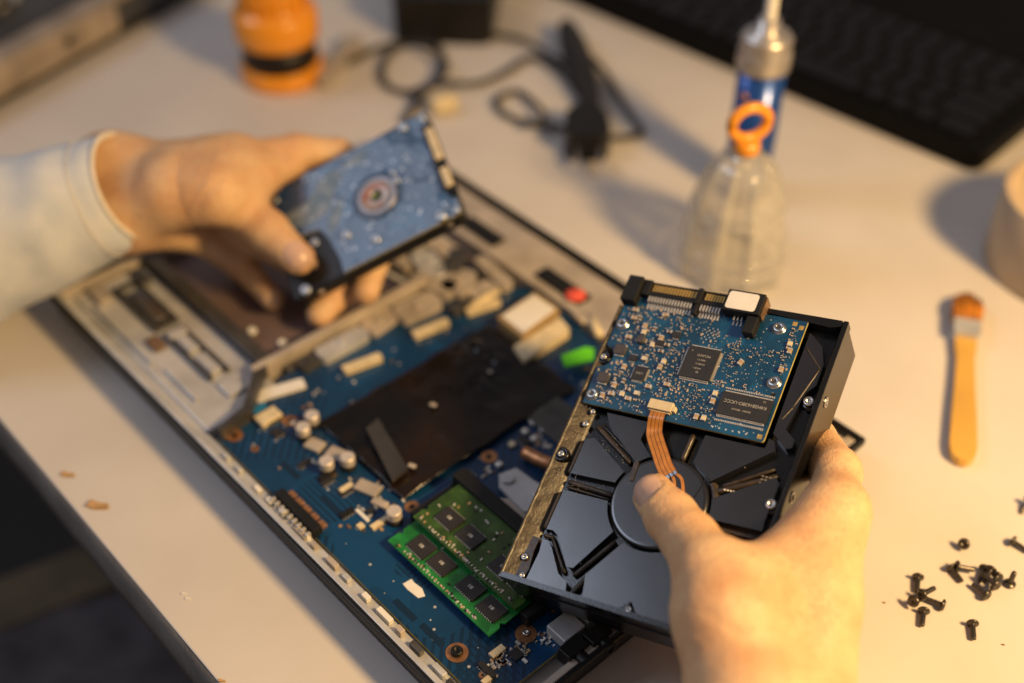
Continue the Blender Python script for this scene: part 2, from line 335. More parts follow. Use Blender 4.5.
# far deck with black foam pads
b = MB(); b.box(1.0, 353, 198, 232.4, 6.4, 16.5); b.build('far_deck', TANM, lap, 0.8)
for (a, c_) in ((96, 126), (161, 196)):
    b = MB(); b.box(a, c_, 203.5, 213.5, 16.55, 18.2); b.build('foam_pad', BLACKM, lap, 0.3)
b = MB(); b.lathe([(0, 18.21), (5.6, 18.21), (5.4, 18.5), (0, 18.5)], 20, c=(189.5, 207.5)); b.build('red_sticker', RED, lap)
b = MB(); b.box(2, 352, 229.2, 231.2, 16.55, 17.4); b.build('seal_strip', BLACKM, lap)
# motherboard
ZB = 11.6
mb = MB(); mb.prism([(146, 8), (338, 8), (344.5, 20), (344.5, 190), (206, 196), (206, 198), (160, 198), (134, 150), (129, 62), (134, 48), (148, 30)], 10.0, ZB, 0, 1)
board = mb.build('motherboard', [PCBL, FR4], lap)
def bz(px, py, z=ZB): return lp(px, py, z)
capm = MB(); capm.lathe([(0, 0), (3.3, 0), (3.3, 1.6), (2.7, 2.0), (2.7, 2.6), (3.2, 3.0), (3.2, 6.4), (2.7, 7.0), (0, 7.0)], 20, 0, ms=[1, 1, 1, 1, 0, 0, 0, 0], smooth=False); capm = capm.mesh('capacitor', [mat('capacitor_can', (0.70, 0.64, 0.60), .38, .35, .08, 200), BLACKM])
for px, py in ((312, 418), (303, 430), (326.5, 464), (347.6, 460), (394, 514)):
    u, v = lp(px, py, ZB + 5); link('capacitor', capm, board, M=T(u, v, ZB + .01) @ Matrix.Scale(1.12, 4))
rg = MB(); rg.lathe([(1.5, 0), (4.0, 0), (4.0, .35), (1.5, .35), (1.5, 0)], 24, smooth=False); rg.cyl(0, 0, 0, .1, 1.5, 12, 1); rg = rg.mesh('copper_ring', [COPPER, BLACKM])
for px, py, s_ in ((235, 436, 1), (290, 421, .9), (489, 457, 1), (412, 507, .9), (526, 634, 1.15), (457, 653, 1.2), (483, 675, .45), (255, 449, .5), (607, 330, 1), (536, 318, .9)):
    u, v = bz(px, py); link('copper_ring', rg, board, M=T(u, v, ZB + .02) @ Matrix.Scale(s_, 4))
ms_ = screw_head(2.6).mesh('board_screw', BLACK)
u, v = bz(457, 653); link('board_screw', ms_, board, M=T(u, v, ZB + .4))
ms2 = screw_head(1.6).mesh('board_screw', STEEL); u, v = bz(526, 634); link('board_screw', ms2, board, M=T(u, v, ZB + .4))
# black film with folded flap
film = []
gx, gy = 60, 96
for j in range(gy + 1):
    for i in range(gx + 1):
        a, c_ = i / gx, j / gy
        u = 173 + 65 * a; v = 50 + 110 * c_
        e = 1.6 * noise.noise(Vector((u * .03, v * .03, 0))) + .8 * noise.noise(Vector((u * .09, v * .09, 3)))
        for cu, cv, rr_, am in ((*lp(478, 352, 15), 13, 3.0), (*lp(492, 376, 15), 12, 3.0), (*lp(380, 465, 15), 16, 1.6), (*lp(440, 440, 15), 18, 1.2)):
            q_ = ((u - cu) ** 2 + (v - cv) ** 2) / rr_ ** 2
            if q_ < 4: e += am * math.exp(-q_ * 1.2) * (.5 + abs(noise.noise(Vector((u * .10, v * .10, 5)))) * 1.8 - .5)
        ed = 1.3 * noise.noise(Vector((u * .12, v * .12, 8))) * (1 if i in (0, gx) or j in (0, gy) else 0)
        film.append((u + ed, v + ed, ZB + 2.6 + e))
b = MB(); b.add(film, [(j * (gx + 1) + i, j * (gx + 1) + i + 1, (j + 1) * (gx + 1) + i + 1, (j + 1) * (gx + 1) + i) for j in range(gy) for i in range(gx)], 0, True)
fo = b.build('insulating_film', FILM, lap); so = fo.modifiers.new('thick', 'SOLIDIFY'); so.thickness = .00015
b = MB(); b.box(186, 236, 50, 160, ZB + .1, ZB + .9); b.build('film_backing', BLACKM, lap)
FLAP = mat('grey_black_flap', (0.05, 0.048, 0.05), 0.4, 0, 0.2, 60)
for (c4, m_, nm) in ((((366, 428), (378, 418), (408, 468), (392, 480)), FLAP, 'folded_flap'), (((462, 345), (478, 338), (474, 352), (462, 360)), GRILL, 'film_crease'), (((478, 372), (500, 366), (512, 382), (480, 384)), GRILL, 'film_crease')):
    q = [lp(x, y, 18) for x, y in c4]
    if nm == 'folded_flap':
        b = MB(); b.prism(q, 16.0, 18.0); b.build(nm, m_, lap, 0.6)
for px, py, s_ in ((433, 405, 2.0), (490, 372, 1.5), (412, 466, 2.4)):
    u, v = lp(px, py, 16); b = MB(); b.cbox(u, v, 15.8, s_ * 1.6, s_, .7, .4); b.build('film_scrap', TANM, lap, .2)
# foam strips and ribbon along the divider
for i, (a, c_, wd) in enumerate((((343, 369), (381, 355), 5), ((413, 334), (448, 320), 5), ((466, 311), (500, 300), 4.2), ((252, 395), (304, 380), 7))):
    p0 = Vector((*lp(*a, 15), 0)); p1 = Vector((*lp(*c_, 15), 0)); d = p1 - p0
    b = MB(); b.prism(rrect(-d.length / 2, d.length / 2, -wd / 2, wd / 2, 1.2, 3), 12.0, 15.2 if i < 3 else 13.6, M=T(*((p0 + p1) / 2)[:2], 0, math.atan2(d.y, d.x)))
    b.build('foam_strip' if i < 3 else 'white_ribbon', CREAM if i < 3 else WHITE, lap, .7)
u, v = lp(258, 407, 14); b = MB(); b.cbox(u, v, 12, 4, 8, 1.6, R(5)); b.build('blue_tab', BLUE, lap, .3)
u, v = lp(268, 416, 14); b = MB(); b.cbox(u, v, ZB + .05, 8, 12, 3); b.build('cream_connector', CREAM, lap, .5)
# edge connector with copper squares
p0 = Vector((*lp(279, 492, 15), 0)); p1 = Vector((*lp(318, 531, 15), 0)); d = p1 - p0; an = math.atan2(d.y, d.x)
mid = (p0 + p1) / 2
b = MB(); b.box(-d.length / 2, d.length / 2, -2.4, 2.4, ZB + .05, ZB + 5, M=T(mid.x, mid.y, 0, an)); b.build('edge_connector', BLACKM, lap, .4)
for k in range(5):
    b = MB(); b.cbox(0, 0, 0, 4.2, 3.2, 1.0); b.build('copper_square', COPPER, lap, .2, M=T(mid.x, mid.y, ZB + .1, an) @ Matrix.Translation((-d.length / 2 + 3 + k * d.length / 5.2, 4.8, 0)))
for k in range(9):
    b = MB(); b.cbox(0, 0, 0, 1.6, 2.4, 3.4); b.build('solder_tab', TIN, lap, .2, M=T(mid.x, mid.y, ZB + .1, an) @ Matrix.Translation((-d.length / 2 + 1.5 + k * d.length / 9, -4.2, 0)))
# memory sticks in their socket
def ram(u0, v0, z, mm, chips, tilt, name_label):
    M0 = T(u0, v0, z) @ Matrix.Rotation(tilt, 4, 'X')
    s_ = MB(); s_.prism([(0, 0), (67.6, 0), (67.6, 6), (66, 7.5), (67.6, 9), (67.6, 30), (0, 30), (0, 9), (1.6, 7.5), (0, 6)], 0, 1.0)
    st = s_.build('memory_stick', mm, lap, M=M0, label=name_label)
    cm = MB(); cm.box(-5.6, 5.6, -4.2, 4.2, 0, 1.2)
    for k in range(9): cm.box(-5.2 + k * 1.15, -4.7 + k * 1.15, 4.2, 4.8, 0, .5, 1); cm.box(-5.2 + k * 1.15, -4.7 + k * 1.15, -4.8, -4.2, 0, .5, 1)
    cm.box(-1.4, -.8, -.7, .8, 1.2, 1.22, 2); cm.box(-.4, .9, -.7, .8, 1.2, 1.22, 2)  # pale print marks, brightened to imitate glare on the chips
    cm = cm.mesh('memory_chip', [CHIPM, TIN, INK_GLARE])
    for x, y in chips: link('memory_chip', cm, st, M=T(x, y, 1.01))
    t_ = MB()
    for k in range(64): t_.box(1.6 + k, 2.2 + k, 27.6, 29.8, 1.01, 1.06)
    t_.build('gold_fingers', GOLD, st, kind='stuff')
    q = MB(); rr = random.Random(int(u0 * 7))
    for k in range(70):
        x, y = rr.uniform(2, 65), rr.choice((rr.uniform(1, 3), rr.uniform(16, 25), rr.uniform(3, 25)))
        if any(abs(x - cx) < 6.6 and abs(y - cy) < 5.6 for cx, cy in chips): continue
        q.cbox(x, y, 1.0, 1.3, .7, .5, rr.choice((0, math.pi / 2)), rr.choice((0, 1, 2)))
    for k in range(26): q.cbox(10 + k * 1.9, 1.6, 1.0, .5, 1.1, .4, 0, 1)
    q.build('small_components', [TANC, TIN, CHIPM], st, kind='stuff')
    return M0
ru, rv = lp(388, 541, 15.5)
def rloc(px, py, M0, z): q = M0.inverted() @ (LAPI @ at(px, py, z)); return q.x, q.y
M0 = T(ru, rv, 15.0) @ Matrix.Rotation(R(3), 4, 'X')
ch = [rloc(x, y, M0, 17) for x, y in ((422, 547), (442, 564), (471, 588), (492, 609))]
ram(ru, rv, 15.0, RAMG, [(x, y) for x, y in ch], R(3), 'bright green lower memory stick')
ru2, rv2 = lp(413, 517, 20.5)
M1 = T(ru2, rv2, 20.0) @ Matrix.Rotation(R(3), 4, 'X')
ch = [rloc(x, y, M1, 22) for x, y in ((450, 519), (471, 537), (503, 568), (523, 584))]
ram(ru2, rv2, 20.0, RAMG2, ch, R(3), 'olive green upper memory stick')
b = MB(); b.box(ru2 - 5, ru2 + 73, rv2 + 27, rv2 + 34, ZB + .1, 24.5); b.box(ru2 - 5, ru2 - .6, rv2 + 2, rv2 + 26.9, ZB + .1, 18.5); b.box(ru2 + 68.6, ru2 + 73, rv2 + 2, rv2 + 26.9, ZB + .1, 18.5)
b.build('memory_socket', BLACKM, lap, .4)
# labels, jacks, heat pipe mount, wireless card
u, v = lp(415, 589, ZB); b = MB(); b.prism([(-5.6, -2.1), (-2, -2.6), (4.6, -2.2), (6, .6), (2, 2.3), (-3, 1.9), (-5, 2.4)], ZB + .03, ZB + .25, M=T(u, v, 0, R(2))); b.build('white_label', WHITE, lap)
for (px, py, su, sv, h, m_, nm) in ((566, 627, 11, 12, 6, SILVER, 'jack_shield'), (588, 611, 9, 9, 6, SILVER, 'jack_shield'), (573, 650, 7, 11, 8, BLACK, 'audio_jack'), (597, 636, 7, 11, 8, BLACK, 'audio_jack')):
    u, v = lp(px, py, ZB + 5); b = MB(); b.cbox(u, v, ZB + .05, su, sv, h)
    if nm == 'audio_jack': b.lathe([(0, 0), (3.4, 0), (3.4, 6), (1.8, 6), (1.8, 1)], 18, M=Matrix.Translation((u + su / 2 - 1, v, ZB + 4)) @ Matrix.Rotation(R(90), 4, 'Y'), smooth=False)
    b.build(nm, m_, lap, .5)
u, v = lp(526, 487, 18)
b = MB(); b.prism([(-15, -5), (-9, -9), (10, -8), (18, 4), (10, 10), (-4, 6), (-14, 4)], 14, 16, M=T(u, v, 0, R(-8))); b.cyl(u - 10, v - 2, 16, 17.5, 3.0); b.cyl(u + 6, v + 2, 16, 17.2, 2.6); b.build('heatsink_bracket', SILVER, lap, .6)
u, v = lp(516, 512, 16); b = MB(); b.prism([(-12, -4), (8, -7), (16, -1), (12, 6), (-8, 5)], 13, 14.5, M=T(u, v, 0, R(-20))); b.build('heatsink_bracket', TANM, lap, .6)
u, v = lp(548, 462, 18); b = MB(); b.tube(spline([(u - 14, v - 2, 15), (u, v, 17), (u + 14, v + 8, 17), (u + 34, v + 10, 17)], 6), 3.2, 12); b.build('heat_pipe', COPPER, lap)
u, v = lp(560, 420, 14); b = MB(); b.cbox(u, v, ZB + .05, 26, 22, 2.2, 0); b.build('processor_plate', DARKM, lap, .4)
for k, (px, py) in enumerate(((525, 433), (533, 424), (541, 416), (534, 440), (543, 431), (552, 423), (512, 446), (499, 466))):
    u, v = bz(px, py); b = MB(); b.cbox(u, v, ZB + .05, 3.2, 3.2, 2.0); b.build('inductor', [TIN, CREAM][k == 6], lap, .5)
p = [lp(*q, 20) for q in ((497, 317), (535, 292), (560, 309), (522, 337))]
b = MB(); b.prism(p, 12, 20); b.build('shield_can', mat('gilt_shield', (0.62, 0.43, 0.20), .45, .4, .15, 80), lap, .6)
c0 = (sum(x for x, y in p) / 4, sum(y for x, y in p) / 4)
b = MB(); b.prism([(c0[0] + (x - c0[0]) * .84, c0[1] + (y - c0[1]) * .84) for x, y in p], 20.05, 20.5); b.build('paper_label', WHITE, lap, .1)
p = [lp(*q, 17) for q in ((513, 347), (560, 318), (570, 330), (524, 361))]
b = MB(); b.prism(p, 12, 17.5); b.build('shield_can', CREAM, lap, .9)
for (a, c_, m_, r) in (((590, 315), (600, 335), CREAM, 2.4), ((562, 300), (585, 322), TANM, 1.6), ((470, 305), (498, 290), CREAM, 2.2)):
    p0 = (*lp(*a, 16), 15); p1 = (*lp(*c_, 16), 15); b = MB(); b.tube([p0, p1], r, 8); b.build('foam_roll', m_, lap)
p = [lp(*q, 19) for q in ((561, 355), (586, 346), (594, 348), (594, 358), (565, 366))]
b = MB(); b.prism(p, 17.5, 18.6); b.build('green_tape', GREEN, lap, .2)
# hundreds of tiny parts soldered on the board
q = MB(); rr = random.Random(3)
zones = [((300, 425), 16, 10), ((335, 470), 22, 12), ((385, 490), 18, 16), ((498, 662), 8, 26), ((518, 655), 9, 26), ((545, 640), 8, 14), ((560, 600), 10, 18), ((360, 520), 18, 8), ((430, 655), 18, 3), ((545, 440), 14, 18), ((300, 400), 24, 8), ((600, 385), 20, 14), ((350, 385), 30, 8), ((480, 470), 12, 8), ((540, 560), 24, 10)]
for (c_, sp, n_) in zones:
    for k in range(n_):
        u, v = bz(c_[0] + rr.gauss(0, sp * .7), c_[1] + rr.gauss(0, sp * .55))
        if not (150 < u < 342 and 12 < v < 188): continue
        a = rr.choice((0, math.pi / 2)); L = rr.choice((1.0, 1.6, 2.4)); q.cbox(u, v, ZB, L, L * .55, .7, a, rr.choice((0, 1, 1, 2, 3)))
q.build('small_components', [TANC, TIN, BROWNC, WHITE], board, kind='stuff')
for (px, py, s_) in ((516, 655, 5), (370, 512, 3.5)):
    u, v = bz(px, py); b = MB(); b.cbox(u, v, ZB + .02, s_, s_, 1.0); b.build('chip', CHIPM, board, .1)
u, v = bz(366, 514); b = MB(); b.cbox(u, v - 2, ZB + .02, 9, 1.8, 1.2); b.build('white_plug', WHITE, board, .2)
for (px, py, su, sv) in ((315, 447, 9, 7), (337, 456, 10, 7), (368, 490, 12, 7), (380, 505, 8, 4)):
    u, v = bz(px, py); b = MB(); b.cbox(u, v, ZB + .05, su, sv, 2.2, R(20)); b.build('solder_shield', TANM, lap, .5)
for (px, py, su, sv) in ((480, 478, 16, 5), (497, 500, 34, 3)):
    pass
rr = random.Random(14)
for k in range(26):
    px, py = rr.choice(((300, 440), (350, 490), (380, 530), (540, 650), (500, 670), (590, 400), (540, 440), (310, 400), (455, 480), (350, 395)))
    u, v = bz(px + rr.gauss(0, 18), py + rr.gauss(0, 12))
    if not (152 < u < 340 and 12 < v < 186) or (170 < u < 240 and 47 < v < 163) or (250 < u < 328 and 24 < v < 84): continue
    su, sv = rr.choice(((4, 2.4), (5, 5), (7, 3), (3, 3), (9, 2.6)))
    q = MB(); q.cbox(0, 0, 0, su, sv, rr.uniform(.8, 2.0))
    for j in range(int(su / 1.1)):
        for sg in (-1, 1): q.cbox(-su / 2 + .6 + j * 1.1, sg * (sv / 2 + .35), 0, .5, .7, .3, 0, 1)
    q.build('chip', [rr.choice((CHIPM, CHIPM, BLACKM, CREAM)), TIN], board, .1, M=T(u, v, ZB + .02, rr.choice((0, math.pi / 2))))
q = MB()
for k in range(180):
    u, v = rr.uniform(152, 340), rr.uniform(12, 186)
    if (170 < u < 240 and 47 < v < 163) or (250 < u < 328 and 24 < v < 84): continue
    q.cyl(u, v, ZB + .003, ZB + .05, rr.choice((.3, .45, .7)), 8)
q.build('via_pads', TIN, board, kind='stuff')
# faint rectangles printed near the board's edge
for k, (px, py) in enumerate(((405, 610), (432, 635), (290, 470), (330, 505))):
    u, v = bz(px, py); b = MB(); b.cbox(u, v, ZB + .01, 14, 3, .08); b.build('mask_patch', mat('mask_dark', (0.002, 0.02, 0.055), .4), board)

# ------------------------------------------------------------------ the large hard drive held up in front
hdd = empty('hard_drive', HDD, 'large black hard drive with blue circuit board, held up by the right hand', 'hard drive')
b = MB(); b.prism(rrect(-50.6, 50.6, -73.3, 73.3, 2.2), -24.5, -5.6); b.build('casting', CAST, hdd, .7)
b = MB(); b.prism(rrect(-49.8, 49.8, -72.5, 72.5, 3), -26.1, -24.6); b.build('top_cover', STEEL, hdd, .4)
# left rail: sloping inward, bosses and scoops
def rail(profile, y0, y1, name, m_, N=60, amp=.16, seed=0):
    vs = []; K = len(profile)
    for i in range(N + 1):
        y = y0 + (y1 - y0) * i / N
        for k, (x, z) in enumerate(profile):
            j = amp * noise.noise(Vector((y * .22, k * 1.7, seed))) if 1 < k < K - 2 else 0
            vs.append((x + j * .6, y, z + j))
    fs = [(i * K + k, (i + 1) * K + k, (i + 1) * K + (k + 1) % K, i * K + (k + 1) % K) for i in range(N) for k in range(K)]
    fs += [list(range(K)), [N * K + k for k in range(K)][::-1]]
    q = MB(); q.add(vs, fs, 0, False); return q.build(name, m_, hdd, .35)
rail([(-50.75, -5.5), (-50.75, 0), (-50.0, .1), (-49.5, -.5), (-47.6, -1.7), (-45.2, -3.3), (-43.2, -4.7), (-42.2, -5.6)], -72.6, 62, 'side_rail', RAIL, 70)
rail([(50.75, -5.5), (50.75, 0), (48.9, .05), (48.3, -.6), (47.6, -3.6), (46.6, -5.5)], -72.6, 73.2, 'side_rail', CAST, 50, .1, 4)
b = MB(); b.prism([(-50.7, -73.2), (48, -73.2), (48, -70.9), (8.5, -70.9), (6.5, -67.5), (3.5, -70.9), (-42, -70.9), (-50.7, -70.9)], -5.5, -.1); b.build('end_rail', CAST, hdd, .5)
b = MB(); b.prism([(14.5, 73.2), (48.2, 73.2), (48.2, 70.4), (44, 69.0), (36, 69.6), (14.5, 71)], -5.5, -.3); b.build('end_rail', CAST, hdd, .5)
b = MB(); b.prism([(-50.7, -72), (-41.5, -71.4), (-40.6, -66), (-42, -58), (-41.8, -52), (-47, -52), (-50.7, -56)], -5.5, -3.2); b.build('corner_block', RAIL, hdd, .7)
boss = MB(); boss.lathe([(0, 0), (3.6, 0), (3.4, 3.6), (2.9, 4.0), (2.0, 4.0), (1.7, 2.2), (0, 1.9)], 24); boss = boss.mesh('screw_boss', CAST)
for x, y in ((-49.0, 34.8), (-48.6, -14.6)): link('screw_boss', boss, hdd, M=T(x + 1.2, y, -4.6))
ball = screw_head(2.1).mesh('screw', STEEL)
for x, y, s_, z in ((-47.8, 34.8, .75, -1.2), (-47.4, -14.6, .75, -1.2), (-44.3, -61.8, .75, -3.1), (-42.0, -69.4, .6, -3.1), (45.6, 34.2, 1.1, -3.0), (45.4, -13.0, 1.1, -3.0), (-42.6, 8.6, .6, -2.9), (-43.4, 2.2, .7, -2.9), (7.3, -70.2, .6, -1.0)):
    link('screw', ball, hdd, M=T(x, y, z) @ Matrix.Scale(s_, 4))
for x, y in ((45.8, 34.2), (45.6, -13.4)):
    b = MB(); b.lathe([(0, 0), (3.4, 0), (3.4, 1.8), (2.6, 2.2), (0, 2.2)], 20, c=(x, y)); b.build('screw_seat', CAST, hdd, M=T(0, 0, -5.4))
# panels between the radial grooves
HC = Vector((1.6, -24.2)); HRad = 20.0
def arc(a0, a1, r=HRad + 1.6, n=9): return [(HC.x + r * math.cos(R(a0 + (a1 - a0) * k / n)), HC.y + r * math.sin(R(a0 + (a1 - a0) * k / n))) for k in range(n + 1)]
pans = [
    [(-40.4, -4.6), (-40.4, -21.4)] + arc(170, 154, n=4) + [(-36.6, -3.2)],
    [(-40.2, -29.4)] + arc(193, 231, n=8) + [(-22.2, -60.4), (-25.0, -60.6), (-34.6, -48.9), (-37.2, -47.6), (-40.2, -47.8)],
    [(-40.0, -52.6), (-37.4, -52.2), (-34.6, -54.8), (-27.2, -64.4), (-22.4, -66.6), (-21.2, -70.4), (-39.5, -70.4), (-39.0, -58)],
    [(-13.6, -70.4), (-16.0, -61.4)] + arc(249, 302, n=10) + [(30, -64), (34, -70.4), (10, -70.4), (6.5, -66.5), (2.5, -70.4)],
    arc(314, 343, n=7) + [(45.6, -31.6), (45.6, -66), (40, -69), (37, -63)],
    arc(357, 380, n=7) + [(43.6, -1.4), (45.8, -4), (45.2, -20.0), (45.6, -24.6)],
    [(9.5, 9.6), (9.0, -3.6)] + arc(58, 40, n=5) + [(37, 7.4), (39.5, 9.6), (38, 13.5), (35.4, 14.5), (35.2, 9.8)],
    [(-36.0, 9.6), (-32.2, 3.6)] + arc(138, 120, n=5) + [(-16.6, 1.0), (-16.0, 9.6)],
    [(36.0, 66), (43.0, 60.5), (46.2, 52.0), (46.2, 42), (43, 38), (40.5, 20), (45.6, 16), (45.6, 12.5), (43.2, 11.6), (36.2, 17)],
]
for i, pz in enumerate(pans):
    b = MB(); b.prism(pz, -5.75, -2.3); b.build('cast_panel', PAN, hdd, 1.25, 4)
# raised bars at the groove ends and on the hub
def rib(p0, p1, r=1.0, z=-4.7):
    P = [Vector((*p0, z)), Vector((*p1, z))]; d = (P[1] - P[0]).normalized(); n_ = 6
    pts = [P[0] - d * r * .7] + [P[0].lerp(P[1], k / n_) for k in range(n_ + 1)] + [P[1] + d * r * .7]
    q = MB(); q.tube(pts, r, 12, rs=[r * .45] + [r] * (n_ + 1) + [r * .45]); q.build('cast_rib', RAIL, hdd)
for p0, p1, r_, z in (((-19.4, -71), (-15.0, -60.6), 1.2, -3.9), ((4.2, 8.2), (3.8, -2.8), 1.3, -3.4), ((22.4, -12.6), (43, -.4), 1.25, -4.2), ((23.8, -9.4), (41.0, 2.6), .8, -4.6), ((-38.2, 2.6), (-18.0, -9.4), 1.2, -4.2), ((-36.2, 4.2), (-16.6, -7.4), .8, -4.6),
                     ((-40, -24.8), (-20.0, -25.6), 1.2, -4.3), ((-40, -27.0), (-20.4, -27.6), .7, -4.7), ((23, -28.0), (45, -27.6), 1.2, -4.3), ((-10.6, -44.8), (-21.2, -62.4), 1.1, -4.4), ((-8.4, -46.6), (-15.4, -59.2), .8, -4.7), ((18, -41), (36.4, -63), 1.1, -4.4), ((-40.5, -50.1), (-37.0, -50.0), 1.0, -4.4), ((-36.4, -50.6), (-26.0, -62.6), 1.0, -4.5)):
    rib(p0, p1, r_, z)  # ribs beside the grooves are added to catch lines of highlight
for p0, p1 in (((37, 58.5), (45.2, 50)), ((45.2, 50), (40, 30)), ((40, 30), (37.5, 24))): rib(p0, p1, .55, -2.5)
for y0_, y1_ in ((-47, -31), (-20.6, -6)):
    rib((-41.5, y0_), (-41.5, y1_), 1.1, -3.6)
hub = MB(); hub.lathe([(0, -5.5), (HRad + .8, -5.5), (HRad + .4, -2.2), (HRad - .6, -1.3), (HRad - 1.4, -1.2), (0, -1.2)], 72, 0, c=tuple(HC), smooth=True)
ho = hub.build('spindle_hub', PAN, hdd)
ho.data.polygons.foreach_set('use_smooth', [abs(p_.normal.z) < .8 for p_ in ho.data.polygons])
b = MB(); b.lathe([(HRad + 1.0, -5.5), (HRad + 3.4, -5.5), (HRad + 3.2, -3.2), (HRad + 2.2, -2.6), (HRad + 1.0, -3.4)], 60, 0, c=tuple(HC))
q = MB(); n0 = 60
ring = [(HC.x + (HRad + r_) * math.cos(R(a_)), HC.y + (HRad + r_) * math.sin(R(a_)), z_) for a_ in range(-34, 40, 3) for r_, z_ in ((1.0, -4.4), (2.0, -2.3), (3.6, -2.7), (4.6, -5.4))]
q.add(ring, [(i * 4 + k, (i + 1) * 4 + k, (i + 1) * 4 + k + 1, i * 4 + k + 1) for i in range(len(ring) // 4 - 1) for k in range(3)], 0, True); q.build('hub_collar', RAIL, hdd)
b = MB(); b.prism(rrect(-1.0, 1.0, -4.6, 4.6, .9, 4), -1.25, -.55); b.build('hub_rib', RAIL, hdd, .3, M=T(-13.2, -14.0, 0, R(4)))
b = MB(); b.prism([(17.2, -8.5), (17.7, -8.5), (13.6, -28), (13.1, -28)], -1.19, -1.05); b.build('hub_seam', BLACK, hdd)
# part numbers stamped as dot grids, dust flecks
q = MB()
for i in range(5):
    for j in range(4): q.box(-34.8 + i * 1.25, -33.85 + i * 1.25, -18.4 + j * 1.25, -17.45 + j * 1.25, -2.69, -2.62)
q.build('stamped_grid', mat('stamp_grey', (0.15, 0.13, 0.12), .5), hdd, kind='stuff')
q = MB()
for i in range(12):
    for j in range(3):
        if random.random() < .85: q.cbox(24.5 + i * 1.35, -17.8 + j * 1.4 + .10 * i, -2.69, .5, .9, .06)
for i in range(3):
    for j in range(8): q.cbox(38.2 + i * 1.6, -12.5 + j * 1.5, -2.69, .9, .45, .06)
for i in range(6): q.cbox(25.5 + i * 1.3, -11.6 + .08 * i, -2.69, .8, .6, .08, 0, 1)
q.build('stamped_marks', [mat('stamp_lighter', (0.30, 0.27, 0.24), .5), WHITE], hdd, kind='stuff')
q = MB(); rr = random.Random(11)
for k in range(150):
    x, y = (rr.uniform(-41, -20), rr.uniform(-34, 2)) if rr.random() < .6 else (rr.uniform(-40, 44), rr.uniform(-66, 8))
    if (x - HC.x) ** 2 + (y - HC.y) ** 2 < 23 ** 2: continue
    q.cbox(x, y, -2.68, rr.uniform(.12, .34), rr.uniform(.12, .3), .06, rr.random() * 3)
for k in range(60): q.cbox(rr.uniform(-48, -43), rr.uniform(-30, 30), -1.6, .25, .25, .1, rr.random() * 3)
q.build('dust_flecks', mat('dust', (0.5, 0.46, 0.42), .9), hdd, kind='stuff')
# circuit board
def notch(cx, cy, r, a0, a1, n=8): return [(cx + r * math.cos(R(a0 + (a1 - a0) * k / n)), cy + r * math.sin(R(a0 + (a1 - a0) * k / n))) for k in range(n + 1)]
bp = [(-47.6, 10.8), (33.2, 11.2)] + notch(33.2, 12.4, 1.2, -90, 0, 4)[1:] + [(34.4, 69.6), (-47.6, 70.4), (-48.4, 60), (-48.4, 41.2)] + notch(-48.4, 34.8, 5.4, 80, -80, 8) + [(-48.4, 28.5)]
b = MB(); b.prism(bp, -1.2, 0.0, 0, 1); pcb = b.build('circuit_board', [PCBH, FR4], hdd)
def chip(x0, x1, y0, y1, h, sides, pitch, pl_, name='chip', lines=(), ts=1.4, flip=True):
    cx, cy = (x0 + x1) / 2, (y0 + y1) / 2; sx, sy = (x1 - x0) / 2, (y1 - y0) / 2
    q = MB(); q.box(-sx, sx, -sy, sy, .12, h)
    def pins(n, f):
        for k in range(n): f(k)
    if 'x' in sides:
        n_ = int((2 * sy - 1) / pitch)
        for k in range(n_):
            y = -sy + .5 + (k + .5) * (2 * sy - 1) / n_
            for sg in (-1, 1):
                a, c_ = sorted((sg * sx, sg * (sx + pl_))); q.box(a, c_, y - pitch * .3, y + pitch * .3, .02, .3, 1)
                a, c_ = sorted((sg * sx, sg * (sx + pl_ * .45))); q.box(a, c_, y - pitch * .28, y + pitch * .28, .3, h * .6, 1)
    if 'y' in sides:
        n_ = int((2 * sx - 1) / pitch)
        for k in range(n_):
            x = -sx + .5 + (k + .5) * (2 * sx - 1) / n_
            for sg in (-1, 1):
                a, c_ = sorted((sg * sy, sg * (sy + pl_))); q.box(x - pitch * .3, x + pitch * .3, a, c_, .02, .3, 1)
                a, c_ = sorted((sg * sy, sg * (sy + pl_ * .45))); q.box(x - pitch * .28, x + pitch * .28, a, c_, .3, h * .6, 1)
    o = q.build(name, [CHIPM, TIN], pcb, M=T(cx, cy, 0))
    for (tx, ty, sz, body) in lines:
        me = text_mesh('chip_marking', body, sz, INK_GLARE); link('chip_marking', me, pcb, M=T(cx + tx, cy + ty, h + .02, math.pi if flip else 0))
chip(-10.6, 3.6, 32.4, 47.6, 1.5, 'xy', .55, 1.1, lines=((0.8, 3.6, 1.5, 'MCU6541'), (0.4, 1.4, 1.1, '0822 C1'), (.6, -.6, 1.1, 'TK4821A'), (-.2, -2.8, 1.0, '6XC04-1'), (.5, -4.6, 1.2, 'B2'), (-5.0, 5.4, 1.6, '+')))
chip(-30.6, -24.6, 26.2, 33.0, 1.2, 'xy', .5, .8, lines=((0, 0, 1.3, 'L7252'),))
chip(11.2, 32.8, 18.9, 29.6, 1.2, 'y', .65, 1.0, name='memory_chip', lines=((0, 1.2, 2.1, 'K4H281638O-UCCC'), (-.6, -2.0, 1.1, 'BDA001  4821633'), (7.6, 4.0, 1.3, '12')))
